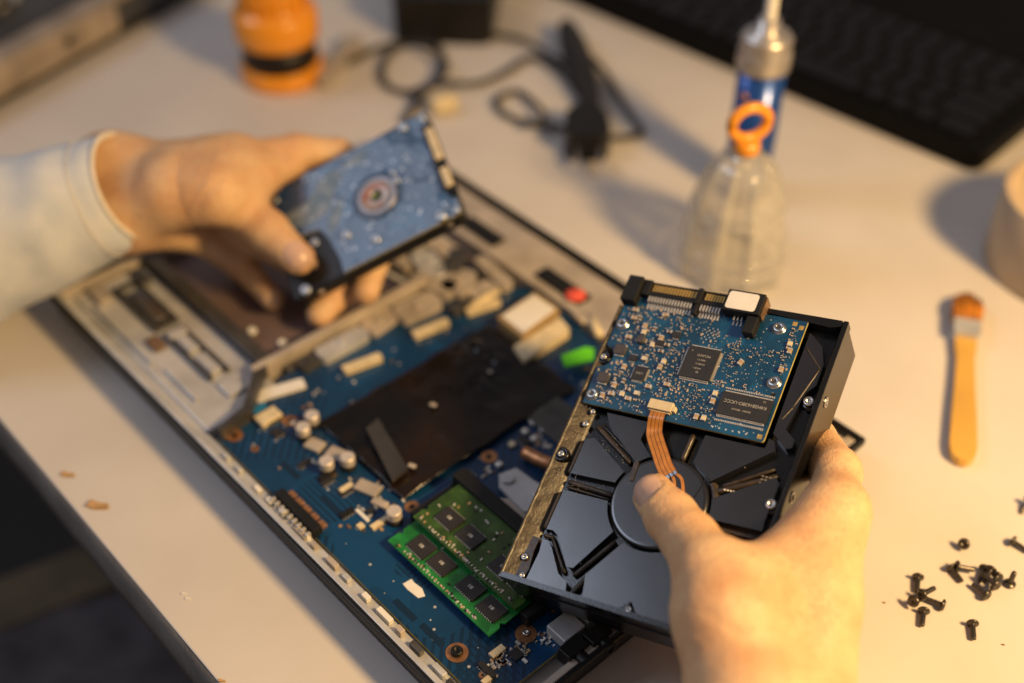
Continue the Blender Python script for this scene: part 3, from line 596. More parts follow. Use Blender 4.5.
# printed words are read the other way up in the photograph; the board hangs connector side up
PURP = mat('ferrite_grey', (0.075, 0.068, 0.075), .55, 0, .2, 300)
for (x, y, s_, rnd) in ((-33.4, 46.0, 4.2, True), (-40.6, 38.9, 5.0, False), (-42.6, 23.8, 4.8, False)):
    q = MB()
    if rnd: q.lathe([(0, 0), (s_ / 2, 0), (s_ / 2, 1.6), (s_ / 2 - .3, 1.9), (0, 1.9)], 20); q.box(-s_ / 2 - .5, -s_ / 2 + .6, -1, 1, .0, .5, 1); q.box(s_ / 2 - .6, s_ / 2 + .5, -1, 1, .0, .5, 1)
    else: q.prism(rrect(-s_ / 2, s_ / 2, -s_ / 2, s_ / 2, 1.2, 3), 0, 2.0); q.cyl(0, 0, 2.0, 2.12, s_ * .36, 16); q.box(-s_ / 2 + .4, s_ / 2 - .4, -s_ / 2 - .5, -s_ / 2 + .5, 0, .8, 1); q.box(-s_ / 2 + .4, s_ / 2 - .4, s_ / 2 - .5, s_ / 2 + .5, 0, .8, 1)
    q.build('inductor', [PURP, TIN], pcb, .15, M=T(x, y, .02))
scr = MB(); scr.lathe([(0, 0), (3.1, 0), (3.1, .25), (2.6, .3), (2.6, .9), (2.2, 1.5), (1.0, 1.6), (.9, .9), (0, .9)], 24); scr.box(-.28, .28, -1.3, 1.3, 1.45, 1.63, 1); scr.box(-1.3, 1.3, -.28, .28, 1.45, 1.62, 1)
scrm = scr.mesh('board_screw', [ZINC, DARKM])
for x, y in ((-45.2, 52.3), (-44.7, 15.4), (23.6, 64.0), (30.0, 38.4)): link('board_screw', scrm, pcb, M=T(x, y, .02, random.random()))
# tiny surface parts
def smd(q, x, y, L, W, H, a, body):
    M_ = T(x, y, 0.005, a)
    q.box(-L * .28, L * .28, -W / 2, W / 2, 0, H, body, M_); q.box(-L / 2, -L * .28, -W / 2 * 1.02, W / 2 * 1.02, 0, H * 1.03, 1, M_); q.box(L * .28, L / 2, -W / 2 * 1.02, W / 2 * 1.02, 0, H * 1.03, 1, M_)
blocks = [(-11.4, 4.4, 31.4, 48.6), (-31.6, -23.8, 25.2, 34), (10.6, 33.4, 17.6, 30.8), (-36, -31, 43, 49), (-44, -37.6, 35.6, 42.2), (-45.8, -39.4, 20.6, 27), (-48.6, -42, 49, 56), (-48, -41.6, 12, 18.6), (20, 27.2, 60.4, 67.6), (26.6, 33.6, 35, 42), (-19.5, -5, 10.8, 20), (-53, -43, 62, 78), (-40, -17, 64, 78), (-15.6, -3.6, 63.6, 78), (-5, 14.4, 57, 79), (-54, -43.4, 28.4, 41.4)]
used = []
def free(x, y, r):
    if not (-47.4 < x < 33.6 and 12 < y < 68.6): return False
    if any(a - r < x < c_ + r and e - r < y < g + r for a, c_, e, g in blocks): return False
    return all((x - p_) ** 2 + (y - s_) ** 2 > (r + t_) ** 2 for p_, s_, t_ in used)
rr = random.Random(5)
big = MB(); nbig = 0
ccm = []
for m_, (L, W, H) in ((TANC, (2.6, 1.7, 1.3)), (BROWNC, (2.2, 1.4, 1.0)), (CREAM, (2.4, 1.8, 1.2))):
    q = MB(); smd(q, 0, 0, L, W, H, 0, 0); ccm.append(q.mesh('ceramic_capacitor', [m_, TIN]))
for x, y, k, a in ((-41.8, 60.2, 0, 0), (-40.8, 56.0, 0, 0), (-38.2, 56.5, 1, 1.57), (-34.4, 53, 0, 1.57), (-33.8, 50, 2, 1.57), (-27.2, 60.4, 0, .3), (-39.6, 46.2, 0, 0), (-29.6, 52.4, 1, 1.57), (-27.5, 44.6, 2, 1.57), (-28.4, 37.2, 2, 0), (-20.0, 34.6, 0, 1.57), (-19.4, 37.6, 2, 1.57), (-21.4, 24.4, 0, 0), (-33.4, 24.6, 1, 1.57), (-36.2, 17.4, 0, 0), (-31.6, 18.4, 2, 1.57), (-28, 16.8, 0, 0), (-25.2, 20.2, 2, 0), (-39.8, 15.6, 0, 1.57), (-35.8, 31.2, 0, 1.57), (-36.6, 21.6, 0, 1.57), (-22.4, 52.6, 1, 0), (-24.8, 48.6, 0, 1.57), (30.6, 57.4, 2, 1.57), (31.6, 54, 0, 1.57), (31, 44.6, 0, 1.57), (-13.8, 27.2, 0, 0), (4, 15.4, 0, 1.57), (7.2, 15.6, 2, 1.57), (8.2, 24, 0, 1.57), (7.9, 27.8, 2, 1.57), (13.4, 44.4, 0, 1.2), (-30, 21.2, 1, 0), (-21, 46, 1, 0), (-22.6, 42.4, 1, 0)):
    link('ceramic_capacitor', ccm[k], pcb, M=T(x, y, .01, a)); used.append((x, y, 1.2))
for x, y, sx, sy in ((-24.2, 46.2, 4.2, 2.6), (-18.6, 51.6, 3.2, 3.2), (-33.6, 36.4, 3.4, 3.0)):
    q = MB(); q.box(-sx / 2, sx / 2, -sy / 2, sy / 2, .1, 1.0)
    for k in range(4):
        for sg in (-1, 1): a, c_ = sorted((sg * sy / 2, sg * (sy / 2 + .6))); q.box(-sx / 2 + .3 + k * (sx - .6) / 3.6, -sx / 2 + .65 + k * (sx - .6) / 3.6, a, c_, .02, .4, 1)
    q.build('small_chip', [CHIPM, TIN], pcb, M=T(x, y, 0)); used.append((x, y, 2.6))
q = MB(); cnt = 0
for k in range(6000):
    zx = rr.random()
    if zx < .55: x, y = rr.uniform(-47, -12), rr.uniform(12, 63)
    elif zx < .68: x, y = rr.gauss(-7, 5), rr.uniform(20, 31)
    elif zx < .80: x, y = rr.choice((rr.gauss(8, 1.6), rr.gauss(20, 6))), rr.choice((rr.gauss(33, 1.2), rr.gauss(43, 3), rr.gauss(51, 1.4)))
    elif zx < .86: x, y = rr.gauss(0, 5), rr.gauss(57, 3)
    elif zx < .93: x, y = rr.gauss(30.8, 1.2), rr.uniform(42, 66)
    else: x, y = rr.uniform(-4, 11), rr.uniform(13, 29)
    L = rr.choice((.65, .8, .9, 1.1, 1.4)) * (1 if x < -12 else .82); W = L * .55
    if not free(x, y, L * .56): continue
    used.append((x, y, L * .52)); smd(q, x, y, L, W, L * .45, rr.choice((0, math.pi / 2)), rr.choice((0, 0, 2, 3))); cnt += 1
    if cnt > 430: break
for k in range(420):
    x, y = rr.uniform(-46, 33), rr.uniform(12, 68)
    if free(x, y, .25): q.cyl(x, y, 0.003, .06, rr.choice((.16, .22, .3)), 8, 1); used.append((x, y, .22))
for i in range(7):
    for j in range(6):
        if (i + j) % 2 == 0: q.cyl(-7.5 + i * 1.1, 52.5 + j * 1.15, 0.003, .1, .3, 8, 1)
for k in range(28): q.cbox(11.8 + k * .76, 16.4, .003, .4, .9, .3, 0, 1); q.cbox(11.8 + k * .76, 31.6, .003, .4, .8, .3, 0, 1)
for k in range(6): q.cyl(12 + k * 2.9, 13.0, .003, .05, .42, 10, 1)
q.build('tiny_components', [TANC, TIN, BROWNC, CHIPM], pcb, kind='stuff')
for x, y in ((32.2, 13.2), (29.4, 67.6), (32.6, 66.2)):
    b = MB(); b.cbox(x, y, .004, 2.0, 2.0, .06); b.build('gold_pad', GOLD, pcb)
b = MB(); b.lathe([(0, .004), (1.0, .004), (1.0, .05), (0, .05)], 16, c=(31.4, 32.8), smooth=False); b.build('drill_hole', BLACKM, pcb)
# connector block along the top
con = MB()
con.box(-50.8, -43.6, 64.8, 78.0, -6, 5.2)
con.box(-43.6, -3.9, 70.4, 73.0, -3.0, 2.6); con.box(-43.6, -3.9, 73.0, 77.0, -3.0, 1.2); con.box(-43.6, -3.9, 77.0, 77.9, -3.0, 2.0)
for a, c_ in ((-43.7, -39.6), (-17.6, -15.2), (-4.1, -2.9)): con.box(a, c_, 70.2, 78.1, -3.1, 3.2)
con.box(-3.0, 13.8, 68.0, 78.6, -3, 6.0); con.box(8.6, 13.6, 59.4, 67.9, -.6, 4.6); con.box(-16.9, -14.9, 65, 70.3, -.6, 2.8)
conn = con.build('interface_connector', BLACKM, hdd, .4, M=T(1.4, -2.6, 0))
b = MB(); b.prism(rrect(-2.0, 11.4, 68.9, 77.6, 1.3), 6.02, 6.18); b.build('white_label', WHITE, conn)
b = MB(); b.box(13.82, 14.3, 68.6, 78.2, -2, 4.4); b.build('brown_side_plate', BROWNC, conn, .1)
pm = MB()
pm.box(-.34, .34, 0, 2.6, 0, .35); pm.box(-.34, .34, 2.4, 3.0, 0, 1.9); pm.box(-.34, .34, 2.6, 5.4, 1.7, 2.1); pm = pm.mesh('pin', TIN)
gm = MB(); gm.box(-.42, .42, 0, 3.6, 0, .3); gm = gm.mesh('contact', GOLD)
for k in range(15): link('pin', pm, conn, M=T(-38.6 + k * 1.42, 65.2, .02)); link('contact', gm, conn, M=T(-38.6 + k * 1.42, 73.2, 1.22))
for k in range(7): link('pin', pm, conn, M=T(-13.8 + k * 1.42, 65.0, .02)); link('contact', gm, conn, M=T(-13.4 + k * 1.3, 73.2, 1.22))
for k in range(3): link('pin', pm, conn, M=T(2.2 + k * 1.7, 64.2, .02) @ Matrix.Scale(.8, 4))
q = MB(); q.box(-39.4, -17.8, 73.42, 73.6, -.5, 3.0)
# flex cable from white plug to motor pads
b = MB(); b.box(-17.6, -6.8, 14.2, 18.6, .02, 2.4); b.box(-6.8, -5.2, 14.8, 17.2, .02, 2.2); b.box(-17.0, -7.4, 13.6, 14.2, .02, 1.2)
for k in range(5): b.box(-16.4 + k * 2.0, -15.9 + k * 2.0, 18.6, 19.6, .02, .4, 1)
b.build('flex_plug', [CREAM, TIN], pcb, .25)
path = [(-12.6, 15.0, .9), (-12.4, 10.6, .9), (-12.0, 6.8, -.7), (-10.8, 3.6, -1.0), (-5.5, -3.4, -.55), (-1.5, -8.6, -.5), (2.6, -12.6, -.6)]
sp = spline(path, 6)
def strip(off0, off1, dz, th, name, m_, parent, p=sp):
    vs = []
    for i, c_ in enumerate(p):
        t_ = (p[min(i + 1, len(p) - 1)] - p[max(i - 1, 0)]); t_.z = 0; t_.normalize(); sd = Vector((t_.y, -t_.x, 0)) * -1
        if abs(sd.x) < .5: pass
        n_ = Vector((0, 0, 1))
        vs += [c_ + sd * off0 + n_ * dz, c_ + sd * off1 + n_ * dz, c_ + sd * off1 + n_ * (dz + th), c_ + sd * off0 + n_ * (dz + th)]
    fs = [(i * 4 + k, (i + 1) * 4 + k, (i + 1) * 4 + (k + 1) % 4, i * 4 + (k + 1) % 4) for i in range(len(p) - 1) for k in range(4)]
    fs += [(0, 1, 2, 3), tuple((len(p) - 1) * 4 + k for k in (3, 2, 1, 0))]
    q = MB(); q.add(vs, fs, 0, False); return q.build(name, m_, parent)
flex = strip(-3.5, 3.5, -.12, .12, 'flex_cable', KAPTON2, hdd)
for k in range(4): strip(-3.25 + k * 1.68, -1.85 + k * 1.68, .01, .12, 'flex_trace', KAPTON, flex)
e = sp[-1]; tdir = (sp[-1] - sp[-3]).normalized(); sdir = Vector((tdir.y, -tdir.x, 0)) * -1
for k in range(4):
    c_ = e + sdir * (-2.55 + k * 1.68) - tdir * .2
    b = MB(); b.cbox(0, 0, 0, 1.35, 2.0, .4); b.build('solder_pad', ZINC, flex, .2, M=T(c_.x, c_.y, -.55, math.atan2(tdir.y, tdir.x) + math.pi / 2))
ends = [(-5.0, -16.4), (2.4, -17.4), (6.8, -18.6), (11.6, -20.8)]
for k in range(4):
    c_ = e + sdir * (3.05 - k * 2.05)
    k2 = ends[k]
    c_ = e + sdir * (-2.55 + k * 1.68) if (e + sdir * -3.1).x < (e + sdir * 3).x else c_
    P = [Vector((c_.x, c_.y, -.8)), Vector((c_.x * .5 + k2[0] * .5, c_.y - 2.0, -.85)), Vector((k2[0], k2[1], -.9))]
    strip(-.65, .65, 0, .16, 'flex_tail', KAPTON, flex, spline(P, 4))
sb = MB(); sb.lathe([(0, -.2), (1.5, -.2), (1.35, .5), (.8, 1.0), (0, 1.15)], 16); sb = sb.mesh('solder_joint', ZINC)
for x, y in ends: link('solder_joint', sb, flex, M=T(x, y, -1.1))
# side screw holes
for y in (38, -6, -52):
    b = MB(); b.lathe([(0, 0), (2.4, 0), (2.4, .5), (1.5, .5), (1.4, .1), (0, .1)], 18, smooth=True); b.build('side_hole', STEEL, hdd, M=Matrix.Translation((50.62, y, -7)) @ Matrix.Rotation(R(90), 4, 'Y'))
b = MB(); b.box(-34, 30, -73.75, -73.32, -18, -8); b.build('side_relief', CAST, hdd, .2)

# ------------------------------------------------------------------ the smaller drive in the left hand
nb = empty('notebook_drive', NBD, 'small slim notebook drive with blue board and silver motor disc, in the left hand', 'hard drive')
NCAST = mat('dark_drive_casting', (0.012, 0.0125, 0.015), .42, .1, .15, 80, bump=.1, bscale=900, spec=.3)
b = MB(); b.prism(rrect(-50, 49.6, -35, 35, 2.4), -9.5, -1.2); b.build('casting', NCAST, nb, .5)
b = MB(); b.prism([(-48.6, -34.2), (-21.2, -34.2), (-20.6, -26), (-23.6, -9), (-26.5, -3.4), (-33, -1.6), (-48.6, -1.8)], -1.21, -.7); b.build('base_plate', NCAST, nb, .5)
b = MB(); b.prism([(-47.6, -.6), (-33, -.6), (-25.4, -2.6), (-22.4, -9), (-19.4, -26), (-19.8, -34), (49.2, -34), (49.4, -25), (46.5, -22.5), (44.6, -18), (44.6, 25), (49.2, 27), (49.2, 34.2), (-46, 34.2), (-47.6, 30)], -1.15, 0, 0, 1)
npcb = b.build('circuit_board', [PCBN, FR4], nb)
b = MB(); b.lathe([(0, .3), (3.2, .3), (3.2, .7), (4.2, .8), (8.4, .55), (8.6, .8), (10.8, .7), (11.3, .4), (11.4, .02)], 48, ms=[2, 0, 0, 1, 0, 0, 0, 0], c=(10, -.6)); b.build('motor_disc', [mat('disc_grey', (0.42, 0.40, 0.41), .4, .8, .15, 300), mat('disc_red_brown', (0.35, 0.10, 0.06), .4, .4, .3, 90, col2=(.5, .45, .42)), mat('disc_centre', (0.12, 0.16, 0.07), .4, .3)], nb)
b = MB(); b.lathe([(12.2, 0.01), (14.0, 0.01), (13.8, .5), (12.4, .5)], 40, c=(10, -.6)); b.build('motor_ring', PCBN, nb)
for (y0, y1) in ((1.6, 22.6), (-16.6, -4.4)):
    b = MB(); b.box(46.2, 50.2, y0, y1, -2.6, 1.2); b.build('connector_contacts', CREAM, nb, .4)
b = MB(); b.box(45.2, 46.1, -19, 25.5, -3, 1.6); b.box(46.2, 50.8, 23, 25.5, -3, .6); b.box(46.2, 50.8, -3.9, 1.2, -3, .6); b.box(46.2, 50.8, -21, -17, -3, .6); b.build('connector_shell', BLACKM, nb, .3)
nsm = MB(); nsm.lathe([(0, 0), (2.6, 0), (2.6, .6), (2.0, 1.2), (.8, 1.2), (.7, .6), (0, .6)], 20); nsm = nsm.mesh('screw', ZINC)
for x, y, s_ in ((35.6, 31.4, 1.15), (46.8, 31.2, .85), (47.0, -31.6, .8), (38.6, -30.6, 1.2), (-42.6, -32.4, 1.2), (22.6, 2.6, .8), (21.8, 8.0, .55), (-12.1, -13.9, .95), (2.0, -25.0, .95), (-30.4, -8.2, .9), (-45, 29, 1)):
    link('screw', nsm, nb, M=T(x, y, .02 if x > -20 else -.68, x) @ Matrix.Scale(s_, 4))
q = MB(); rr = random.Random(21)
for k in range(220):
    x, y = rr.uniform(-44, 44), rr.uniform(-32, 33)
    if (x < -17 and y < 2) or (x - 10) ** 2 + (y + .6) ** 2 < 15 ** 2: continue
    q.cyl(x, y, .003, .06, rr.choice((.3, .4, .6)), 8, rr.choice((0, 0, 1)))
q.build('solder_dots', [TIN, PCBL], npcb, kind='stuff')
GLARE = mat('glare_tint', (0.22, 0.27, 0.34), .42, 0, .3, 120, col2=(.05, .12, .2))  # pale colour paints the whitish reflections on the board
for i, poly in enumerate(([(-44, 8), (-30, 4), (-18, 6), (-12, 14), (-4, 24), (-14, 28), (-26, 18), (-40, 16)], [(-21, -8), (-14, -4), (-8, 6), (-13, 8), (-19, 0)], [(-4, 27), (8, 30), (14, 28), (6, 24)])):
    b = MB(); b.prism([tuple(p_)[:2] for p_ in spline([(x, y, 0) for x, y in poly], 5, True)], .004, .03); b.build('glare_patch', GLARE, npcb)
b = MB(); b.box(-42, 30, -35.3, -35.02, -7.5, -2.5); b.build('side_label', BLACKM, nb)
for x in (-36, 40):
    b = MB(); b.lathe([(0, 0), (1.8, 0), (1.8, .5), (1.1, .5), (0, .2)], 16); b.build('side_screw_hole', STEEL, nb, M=Matrix.Translation((x, -35.02, -4.6)) @ Matrix.Rotation(R(90), 4, 'X'))
# ------------------------------------------------------------------ hands: one smooth surface each, grown from bone chains
def surf(groups, res, k_join, bumps=()):
    """groups: list of chains; a chain is [(point, radius), ...]; within a chain cones blend softly, chains blend with k_join"""
    pts = np.array([p for ch, kk in groups for p, r in ch]); rad = max(r for ch, kk in groups for p, r in ch)
    lo = pts.min(0) - rad - 4; hi = pts.max(0) + rad + 4
    n = np.ceil((hi - lo) / res).astype(int) + 1
    ax = [lo[i] + res * np.arange(n[i]) for i in range(3)]
    G = np.stack(np.meshgrid(*ax, indexing='ij'), -1).astype(np.float32)
    def smin(a, b, k):
        h = np.clip(0.5 + 0.5 * (b - a) / k, 0, 1); return b * (1 - h) + a * h - k * h * (1 - h)
    D = None
    for ch, kk in groups:
        d = None
        segs = [(ch[i], ch[i + 1]) for i in range(len(ch) - 1)] or [(ch[0], ch[0])]
        for (a, ra), (b_, rb) in segs:
            a = np.array(a, np.float32); ab = np.array(b_, np.float32) - a; L2 = float(ab @ ab) + 1e-6
            pa = G - a; t = np.clip(pa @ ab / L2, 0, 1); ts = t * t * (3 - 2 * t) * .5 + t * .5
            q = np.sqrt(((pa - t[..., None] * ab) ** 2).sum(-1)) - (ra + (rb - ra) * ts)
            d = q if d is None else smin(d, q, 3.0)
        D = d if D is None else smin(D, d, kk if kk else k_join)
    for c_, r_, a_ in bumps:
        D = D - a_ * np.exp(-((G - np.array(c_, np.float32)) ** 2).sum(-1) / (r_ * r_))
    # surface nets
    S = D < 0
    nx, ny, nz = D.shape
    acc = np.zeros((nx - 1, ny - 1, nz - 1, 3), np.float32); cnt = np.zeros((nx - 1, ny - 1, nz - 1), np.float32)
    corners = [(i, j, k) for i in (0, 1) for j in (0, 1) for k in (0, 1)]
    sl = lambda i, m: slice(i, m - 1 + i)
    for c0 in corners:
        for axis in range(3):
            if c0[axis]: continue
            c1 = list(c0); c1[axis] = 1
            A = D[sl(c0[0], nx), sl(c0[1], ny), sl(c0[2], nz)]; B = D[sl(c1[0], nx), sl(c1[1], ny), sl(c1[2], nz)]
            x = (A < 0) != (B < 0); t = np.where(x, A / np.where(A - B == 0, 1, A - B), 0)
            p = np.zeros(A.shape + (3,), np.float32); p += np.array(c0, np.float32); p[..., axis] += t
            acc += p * x[..., None]; cnt += x
    ok = cnt > 0; idx = -np.ones(ok.shape, int); idx[ok] = np.arange(ok.sum())
    cell = np.argwhere(ok); V = (cell + acc[ok] / cnt[ok][:, None]) * res + lo
    F = []
    for axis in range(3):
        a1, a2 = (axis + 1) % 3, (axis + 2) % 3
        A = S; B = np.roll(S, -1, axis); e = np.argwhere(A != B)
        m = (e[:, axis] < D.shape[axis] - 1) & (e[:, a1] > 0) & (e[:, a2] > 0) & (e[:, a1] < D.shape[a1] - 1) & (e[:, a2] < D.shape[a2] - 1)
        e = e[m]
        def cidx(d1, d2):
            q = e.copy(); q[:, a1] -= d1; q[:, a2] -= d2; return idx[q[:, 0], q[:, 1], q[:, 2]]
        Q = np.stack([cidx(1, 1), cidx(0, 1), cidx(0, 0), cidx(1, 0)], 1)
        fl = S[e[:, 0], e[:, 1], e[:, 2]]; Q[~fl] = Q[~fl][:, ::-1]; F.append(Q)
    F = np.concatenate(F); F = F[(F >= 0).all(1)]
    return V, F
def skin_object(name, groups, res, k_join, mtl, parent=None, creases=(), bumps=(), nails=()):
    V, F = surf(groups, res, k_join, bumps)
    me = bpy.data.meshes.new(name); me.from_pydata((V * MM).tolist(), [], F.tolist()); me.update()
    bm = bmesh.new(); bm.from_mesh(me)
    for _ in range(4): bmesh.ops.smooth_vert(bm, verts=bm.verts, factor=.5, use_axis_x=True, use_axis_y=True, use_axis_z=True)
    bm.normal_update()
    for v in bm.verts:
        p = v.co * 1000; dd = 0.22 * noise.noise(p * .12) + .10 * noise.noise(p * .45)
        for (c_, ax_, nr, wd, dp, R_) in creases:
            q = p - c_
            if q.length > R_: continue
            f = max(0, v.normal.dot(nr)); s_ = q.dot(ax_) + .7 * noise.noise(p * .25)
            dd -= dp * math.exp(-(s_ / wd) ** 2) * f * (1 - (q.length / R_) ** 2)
        for (c_, a_, n_, w_, l_) in nails:      # the fold of skin round a nail
            q = p - c_; s1 = q.dot(a_) / (l_ * .5); s2 = q.dot(a_.cross(n_)) / (w_ * .5)
            if q.length > 18 or v.normal.dot(n_) < -.1: continue
            rr_ = (abs(s1) ** 2.6 + abs(s2) ** 2.6) ** (1 / 2.6)
            if s1 < .55: dd += .55 * math.exp(-((rr_ - 1.2) / .16) ** 2)
            if rr_ < 1.05: dd -= .35
        v.co += v.normal * dd * MM
    bm.to_mesh(me); bm.free()
    for p_ in me.polygons: p_.use_smooth = True
    me.materials.append(mtl)
    o = bpy.data.objects.new(name, me); COL.objects.link(o)
    if parent: o.parent = parent
    return o
def skin_mat(name, base, red):
    m = mat(name, base, .46, 0, .1, 55, bump=.35, bscale=700, sss=.2, col2=red, detail=4, rvar=.07)
    nt = m.node_tree; b = nt.nodes['Principled BSDF']; bp = b.inputs['Normal'].links[0].from_node
    tc = nt.nodes.new('ShaderNodeTexCoord'); v = nt.nodes.new('ShaderNodeTexVoronoi'); v.feature = 'DISTANCE_TO_EDGE'; v.inputs['Scale'].default_value = 620
    mp = nt.nodes.new('ShaderNodeMapping'); mp.inputs['Scale'].default_value = (1, .55, 1); nt.links.new(tc.outputs['Object'], mp.inputs[0]); nt.links.new(mp.outputs[0], v.inputs['Vector'])
    sm_ = nt.nodes.new('ShaderNodeMapRange'); sm_.inputs[1].default_value = 0; sm_.inputs[2].default_value = .12; nt.links.new(v.outputs['Distance'], sm_.inputs[0])
    src = b.inputs['Base Color'].links[0].from_socket
    n5 = nt.nodes.new('ShaderNodeTexNoise'); n5.inputs['Scale'].default_value = 420; n5.inputs['Detail'].default_value = 5; nt.links.new(tc.outputs['Object'], n5.inputs['Vector'])
    r5 = nt.nodes.new('ShaderNodeMapRange'); r5.inputs[1].default_value = .52; r5.inputs[2].default_value = .75; nt.links.new(n5.outputs['Fac'], r5.inputs[0])
    m5 = nt.nodes.new('ShaderNodeMath'); m5.operation = 'MULTIPLY'; m5.inputs[1].default_value = .45; nt.links.new(r5.outputs[0], m5.inputs[0])
    mx5 = nt.nodes.new('ShaderNodeMix'); mx5.data_type = 'RGBA'; mx5.inputs[7].default_value = (.50, .22, .13, 1); nt.links.new(m5.outputs[0], mx5.inputs[0]); nt.links.new(src, mx5.inputs[6]); nt.links.new(mx5.outputs[2], b.inputs['Base Color'])
    b2 = nt.nodes.new('ShaderNodeBump'); b2.inputs['Strength'].default_value = .35; b2.inputs['Distance'].default_value = .0006
    nt.links.new(sm_.outputs[0], b2.inputs['Height']); nt.links.new(bp.outputs[0], b2.inputs['Normal']); nt.links.new(b2.outputs[0], b.inputs['Normal'])
    return m
SKIN = skin_mat('skin', (0.74, 0.50, 0.285), (0.63, 0.355, 0.18))
NAIL = mat('finger_nail', (0.66, 0.42, 0.33), .28, 0, .05, 90, coat=.35, sss=.2)
from mathutils.bvhtree import BVHTree
def nail(skin, parent, c_, a_, n_, w_, l_):
    """a nail laid on the skin: the grid is dropped along -n onto the surface"""
    bv = BVHTree.FromObject(skin, bpy.context.evaluated_depsgraph_get()); s_ = a_.cross(n_); vs = []; NU, NV = 14, 16
    for j in range(NV + 1):
        t = j / NV * 2 - 1
        wd = w_ * .5 * (1 - abs(t) ** (2.6 if t < 0 else 4)) ** (1 / 2.6) + .4
        for i in range(NU + 1):
            q = i / NU * 2 - 1
            p = c_ + a_ * (t * l_ * .5) + s_ * (q * wd); hit = bv.ray_cast((p + n_ * 16) * MM, -n_)
            z = hit[0] / MM if hit[0] else p
            vs.append(z + n_ * (.42 - .5 * max(abs(q) ** 6, abs(t) ** 10 if t < 0 else 0)))
    q = MB(); q.add(vs, [(j * (NU + 1) + i, j * (NU + 1) + i + 1, (j + 1) * (NU + 1) + i + 1, (j + 1) * (NU + 1) + i) for j in range(NV) for i in range(NU)], 0, True)
    o = q.build('nail', NAIL, parent); m_ = o.modifiers.new('thick', 'SOLIDIFY'); m_.thickness = .0005; m_.offset = -1
    sm_ = o.modifiers.new('smooth', 'SMOOTH'); sm_.iterations = 3
    return o
def V3(p): return Vector(p)
# right hand -------------------------------------------------------
L = lambda x, y, z: HDD @ Vector((x, y, z))
t0 = on(HDD, 653, 494, 7.6); t1 = on(HDD, 671, 517, 10.0); ip = on(HDD, 690, 540, 13.5); tm = on(HDD, 708, 572, 20); mcp = atd(724, 618, 444); cmc = atd(748, 700, 430)
w1 = atd(742, 770, 418); w2 = atd(786, 770, 432); f1 = atd(735, 900, 385); f2 = atd(790, 900, 400)
im = atd(835, 512, 476); mm_ = L(63, -30, -38); rm = L(60, -48, -48); pm_ = L(53, -62, -52)
web = atd(745, 592, 450)
hand_groups = [
    ([(w1, 23), (cmc, 22), (mcp, 17.0)], 8),
    ([(mcp, 16.0), (tm, 12.6), (ip, 11.0), (t1, 10.2), (t0, 8.2)], 9),
    ([(f1, 26), (w1, 22)], 10), ([(f2, 26), (w2, 22.5)], 10),
    ([(w2, 22), (atd(810, 600, 462), 19), (im, 11.4)], 14),
    ([(w2, 20), (mm_, 11.5)], 10), ([(w2, 19), (rm, 11)], 10), ([(w2, 18), (pm_, 10)], 10),
    ([(mcp, 11), (web, 13), (atd(786, 562, 466), 11), (im, 9.5)], 15),
    ([(im, 10.8), (atd(836, 472, 496), 10.0), (on(HDD, 813, 440, -35), 9.8), (L(22, 22, -36.5), 9.0), (L(2, 30, -35.2), 8.4), (L(-14, 33, -34.5), 7.4)], 4),
    ([(mm_, 10.8), (L(36, -18, -38), 9.6), (L(8, -14, -36), 8.8), (L(-12, -12, -34.8), 7.6)], 2),
    ([(rm, 10.4), (L(33, -38, -39), 9.2), (L(8, -35, -36), 8.2), (L(-8, -33, -34.6), 7.2)], 2),
    ([(pm_, 9.2), (L(30, -57, -38), 8.0), (L(12, -55, -35), 7.2), (L(0, -53, -34), 6.4)], 2),
]
nz = (HDD.to_3x3() @ Vector((0, 0, 1))).normalized()
tax = (t0 - ip).normalized()
cr = [(ip + nz * 8, tax, nz, .8, .55, 14), (ip + nz * 8 - tax * 2.6, tax, nz, .7, .40, 13), (ip + nz * 8 + tax * 2.4, tax, nz, .7, .32, 12), (tm + nz * 9, tax, nz, .9, .25, 13),
      (web + Vector((0, 0, 10)), (im - mcp).normalized(), Vector((0, -.6, .8)), 1.2, .5, 18), (web + Vector((4, -3, 9)), (im - mcp).normalized(), Vector((0, -.6, .8)), 1.0, .35, 18)]
hand = empty('right_hand', Matrix.Identity(4), 'bare right hand at lower right holding the large hard drive, thumb on its hub', 'hand', 'hands of the person')
hand.name = 'hand'
nn = (nz * .9 + Vector((-.35, -.2, .15))); nn = (nn - tax * nn.dot(tax)).normalized(); nc = t0 + nn * 8.0 - tax * 1.0
cr += [(atd(790, 575, 448), Vector((1, .4, 0)).normalized(), Vector((0, -.7, .7)), 1.2, .5, 30), (atd(770, 600, 442), Vector((1, .7, 0)).normalized(), Vector((0, -.7, .7)), 1.3, .45, 30), (atd(720, 570, 446), tax, Vector((0, -.6, .8)), 1.1, .5, 18), (atd(735, 640, 425), Vector((.8, 1, 0)).normalized(), Vector((0, -.6, .8)), 1.4, .4, 30),
       (im + Vector((8, -6, 6)), Vector((.2, 1, .2)).normalized(), Vector((.5, -.5, .7)), 1.0, .4, 14), (im + Vector((8, -2, 8)), Vector((.2, 1, .2)).normalized(), Vector((.5, -.5, .7)), 1.0, .35, 14)]
sk = skin_object('skin', hand_groups, 1.25, 9, SKIN, hand, cr, nails=[(nc, tax, nn, 13.0, 15.0)])
nail(sk, hand, nc, tax, nn, 13.0, 15.0)
